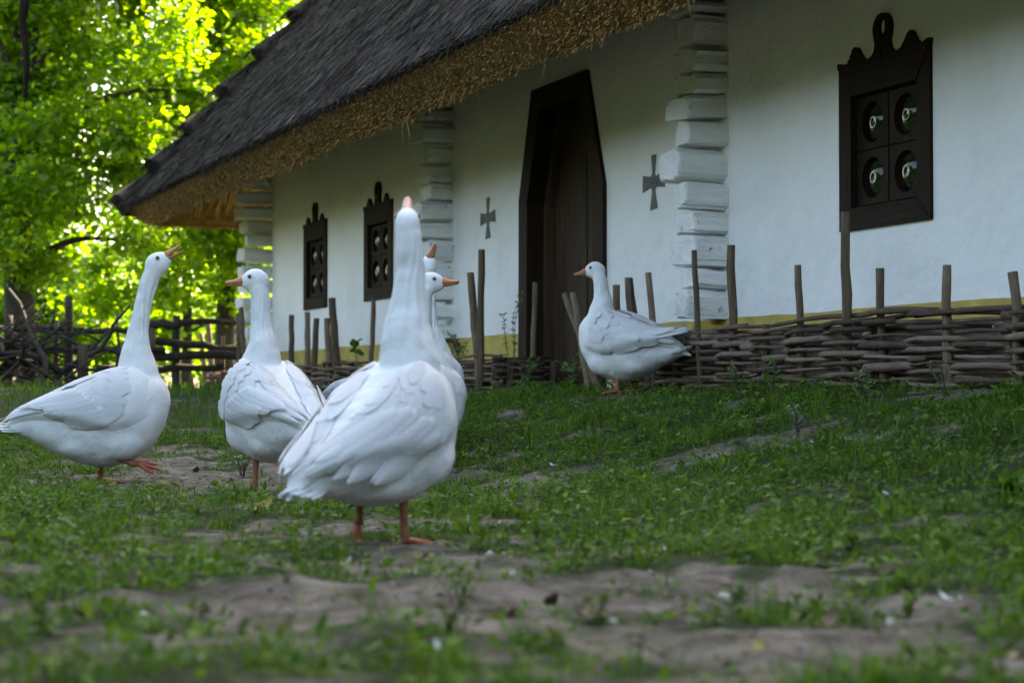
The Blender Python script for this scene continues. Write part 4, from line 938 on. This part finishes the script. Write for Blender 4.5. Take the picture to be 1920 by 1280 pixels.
# ------------------------------------------------------------------ trees
def tree(label, x, y, h, crowns, nleaf, L, mt, seed, trunk=.16, name='tree', group='trees behind the house', lean=(0, 0), nclump=60, cr=.55, hang=.35, cat='tree', limbs=14):
    r = np.random.default_rng(seed); rnd = random.Random(seed); z0 = float(ground_z(x, y, False))-.05
    g = empty(name, (x, y, z0), 0, label, cat, group)
    C = []
    w = np.array([c[3]*c[4]*c[5] for c in crowns]); w = w/w.sum()
    for (cx, cy, cz, rx, ry, rz), q in zip(crowns, w):
        m = max(3, int(nclump*q)); d = unit(r.normal(0, 1, (m, 3)))*(r.random((m, 1))**.45); C.append(np.array([cx, cy, cz])+d*np.array([rx, ry, rz]))
    C = np.concatenate(C); mb = MB()
    tp = catmull([(0, 0, 0), (lean[0]*.2+rnd.uniform(-.1, .1), lean[1]*.2, h*.3), (lean[0]*.6+rnd.uniform(-.15, .15), lean[1]*.6, h*.62), (lean[0], lean[1], h*.92)], 5)
    mb.tube(tp, np.linspace(trunk, trunk*.18, len(tp)), 9, .06); mb.build('trunk', M['bark'], g, True)
    for k in r.choice(len(C), min(limbs, len(C)), replace=False):
        c = C[k]; i = int(np.clip(np.searchsorted(tp[:, 2], c[2]*.75), 1, len(tp)-2)); p = tp[i]; mid = (p+c)/2+np.array([rnd.uniform(-.15, .15), rnd.uniform(-.15, .15), .12*np.linalg.norm(c-p)])
        P = catmull([p, mid, c], 5); V, F = tube(P, np.linspace(trunk*.32, .012, len(P)), 6); mesh_obj('limb', V, F, M['bark'], g)
    n = nleaf; ci = r.integers(0, len(C), n); sz = cr*r.uniform(.55, 1.25, len(C))[ci]
    P = C[ci]+r.normal(0, .42, (n, 3))*sz[:, None]*np.array([1, 1, .62])
    a = r.random(n)*6.283; e = r.normal(-hang, .45, n); D = np.stack([np.cos(a)*np.cos(e), np.sin(a)*np.cos(e), np.sin(e)], -1)
    ls = L*r.uniform(.55, 1.25, n); v, f = leaf_mesh(P, D, np.array([0, 0, 1.])+r.normal(0, .55, (n, 3)), ls, ls*r.uniform(.5, .8, n))
    keep = v.reshape(-1, 6, 3)[:, :, 2].min(1) > .15
    v = v.reshape(-1, 6, 3)[keep].reshape(-1, 3); f = f[:len(f)]
    k = np.arange(len(v)//6)[:, None]*6; f = np.concatenate([k+np.array([[0, 1, 2, 3]]), k+np.array([[0, 3, 4, 5]])])
    tag(mesh_obj('crown', v, f, mt, g, False), kind='stuff'); return g
# the trees seen on the left
tree('leafy tree with dense dark lower boughs rising over the brush pile', -5.6, 22.8, 8.0, [(0, -.5, 2.2, 1.7, 1.2, 1.2), (.3, 0, 4.0, 2.2, 1.5, 1.6), (-.1, .2, 6.2, 2.3, 1.8, 1.7)], 42000, .105, M['leaf'], 1, .2, nclump=150)
tree('bright sunlit tree spreading low branches beside the thatched eave', -3.7, 25.5, 8., [(.2, -.6, 2.0, 1.6, 1.3, 1.1), (.1, 0, 3.9, 1.9, 1.6, 1.5), (-.5, .3, 5.9, 1.9, 1.6, 1.6)], 42000, .105, M['leaf'], 2, .15, nclump=150)
tree('slim tree between the two large leafy ones', -8.2, 30.5, 9., [(0, 0, 3.0, 1.7, 1.4, 1.6), (0, 0, 5.4, 2.1, 1.7, 1.9), (.2, 0, 7.6, 1.7, 1.5, 1.3)], 28000, .12, M['leaf'], 3, .14, nclump=110)
tree('airy pale tree with small fluttering leaves above the roof edge', -4.6, 34., 11.5, [(0, 0, 5., 1.7, 1.6, 2.), (.1, 0, 8.2, 1.6, 1.5, 2.2)], 12000, .10, M['leaf_pale'], 4, .13, nclump=80, cr=.6, hang=.8)
tree('tall tree standing far back behind the thatched corner', -9.8, 31., 11., [(0, 0, 3.6, 2.6, 2, 2.3), (.5, 0, 7.4, 2.8, 2.2, 2.6)], 16000, .14, M['leaf'], 5, .2, nclump=90, cr=.8)
for i, (x, y, sx) in enumerate(((-7.6, 36., 1.9), (-5.2, 38., 1.8), (-3.0, 30.5, 1.3), (-9.5, 40., 2.3), (-4.0, 46, 2.6), (-8, 50, 3.0), (-12, 47, 3.))):
    tree('sunlit green shrub filling the gap between trunks beyond the rail fence', x, y, 1.9, [(0, 0, 1.25, sx, 1.1, 1.05)], 5500, .13, M['leaf'], 20+i, .05, 'shrub', 'shrubs beyond the rail fence', nclump=40, cr=.6, cat='shrub', limbs=6)
for i, (x, y, h) in enumerate(((-15, 58, 11), (-9.5, 62, 12), (-4, 60, 9.5), (2, 64, 11), (-20, 62, 12))):
    tree('distant tree of the sunlit wood edge', x, y, h, [(0, 0, h*.33, 3.2, 2.6, h*.27), (0, 0, h*.68, 3, 2.6, h*.27)], 6500, .30, M['leaf'], 40+i, .25, 'tree', 'distant wood edge', nclump=60, cr=1.2, limbs=6)
# unseen trees added close behind the house to keep the yard in shade
for i, (x, y, h, cw) in enumerate(((4.4, 18.4, 15.5, 3.4), (2.2, 23.0, 16., 3.2), (8.0, 14.4, 15.5, 3.6), (7.4, 20.5, 17., 3.6), (12.3, 12.5, 16, 3.8), (12.5, 19., 19, 4.), (9.5, 9.5, 14.5, 3.2), (14, 7., 16, 3.6), (6.0, 16.6, 17.5, 3.4), (9.6, 17.2, 18.5, 3.6))):
    tree('unseen tall tree added behind the house to shade the yard', x, y, h, [(0, 0, h*.52, cw, cw, h*.2), (0, 0, h*.78, cw*.9, cw*.9, h*.2)], 11000, .36, M['leaf_dark'], 60+i, .28, 'tree', 'added shade trees behind the house', nclump=90, cr=1.15, limbs=8)
# unseen tree belt added behind and beside the camera to block low sky light
for i in range(17):
    a_ = R(128+i*14.5); x, y = -.5+12.5*math.cos(a_), 4.+12.5*math.sin(a_); h = 4.6+.6*math.sin(i*2.3)
    tree('unseen leafy tree of the low belt added to block low sky light', x, y, h, [(0, 0, h*.28, 2.3, 2.0, h*.26), (0, 0, h*.68, 2.0, 1.8, h*.24)], 3600, .40, M['leaf_dark'], 80+i, .2, 'tree', 'added tree belt around the yard', nclump=70, cr=1.0, limbs=5)
tree('small full-leaved tree filling the gap behind the rail fence', -5.4, 33., 5.6, [(0, 0, 2.0, 1.9, 1.2, 1.5), (0, 0, 4.0, 1.8, 1.2, 1.3)], 12000, .13, M['leaf'], 101, .1, nclump=70, cr=.7)
tree('small rounded tree standing deep in the clearing beyond the brush pile', -8.4, 36., 5.6, [(0, 0, 2.0, 2.0, 1.2, 1.5), (0, 0, 4.0, 1.9, 1.2, 1.3)], 12000, .14, M['leaf'], 102, .1, nclump=70, cr=.7)
# dark bough hanging into the picture
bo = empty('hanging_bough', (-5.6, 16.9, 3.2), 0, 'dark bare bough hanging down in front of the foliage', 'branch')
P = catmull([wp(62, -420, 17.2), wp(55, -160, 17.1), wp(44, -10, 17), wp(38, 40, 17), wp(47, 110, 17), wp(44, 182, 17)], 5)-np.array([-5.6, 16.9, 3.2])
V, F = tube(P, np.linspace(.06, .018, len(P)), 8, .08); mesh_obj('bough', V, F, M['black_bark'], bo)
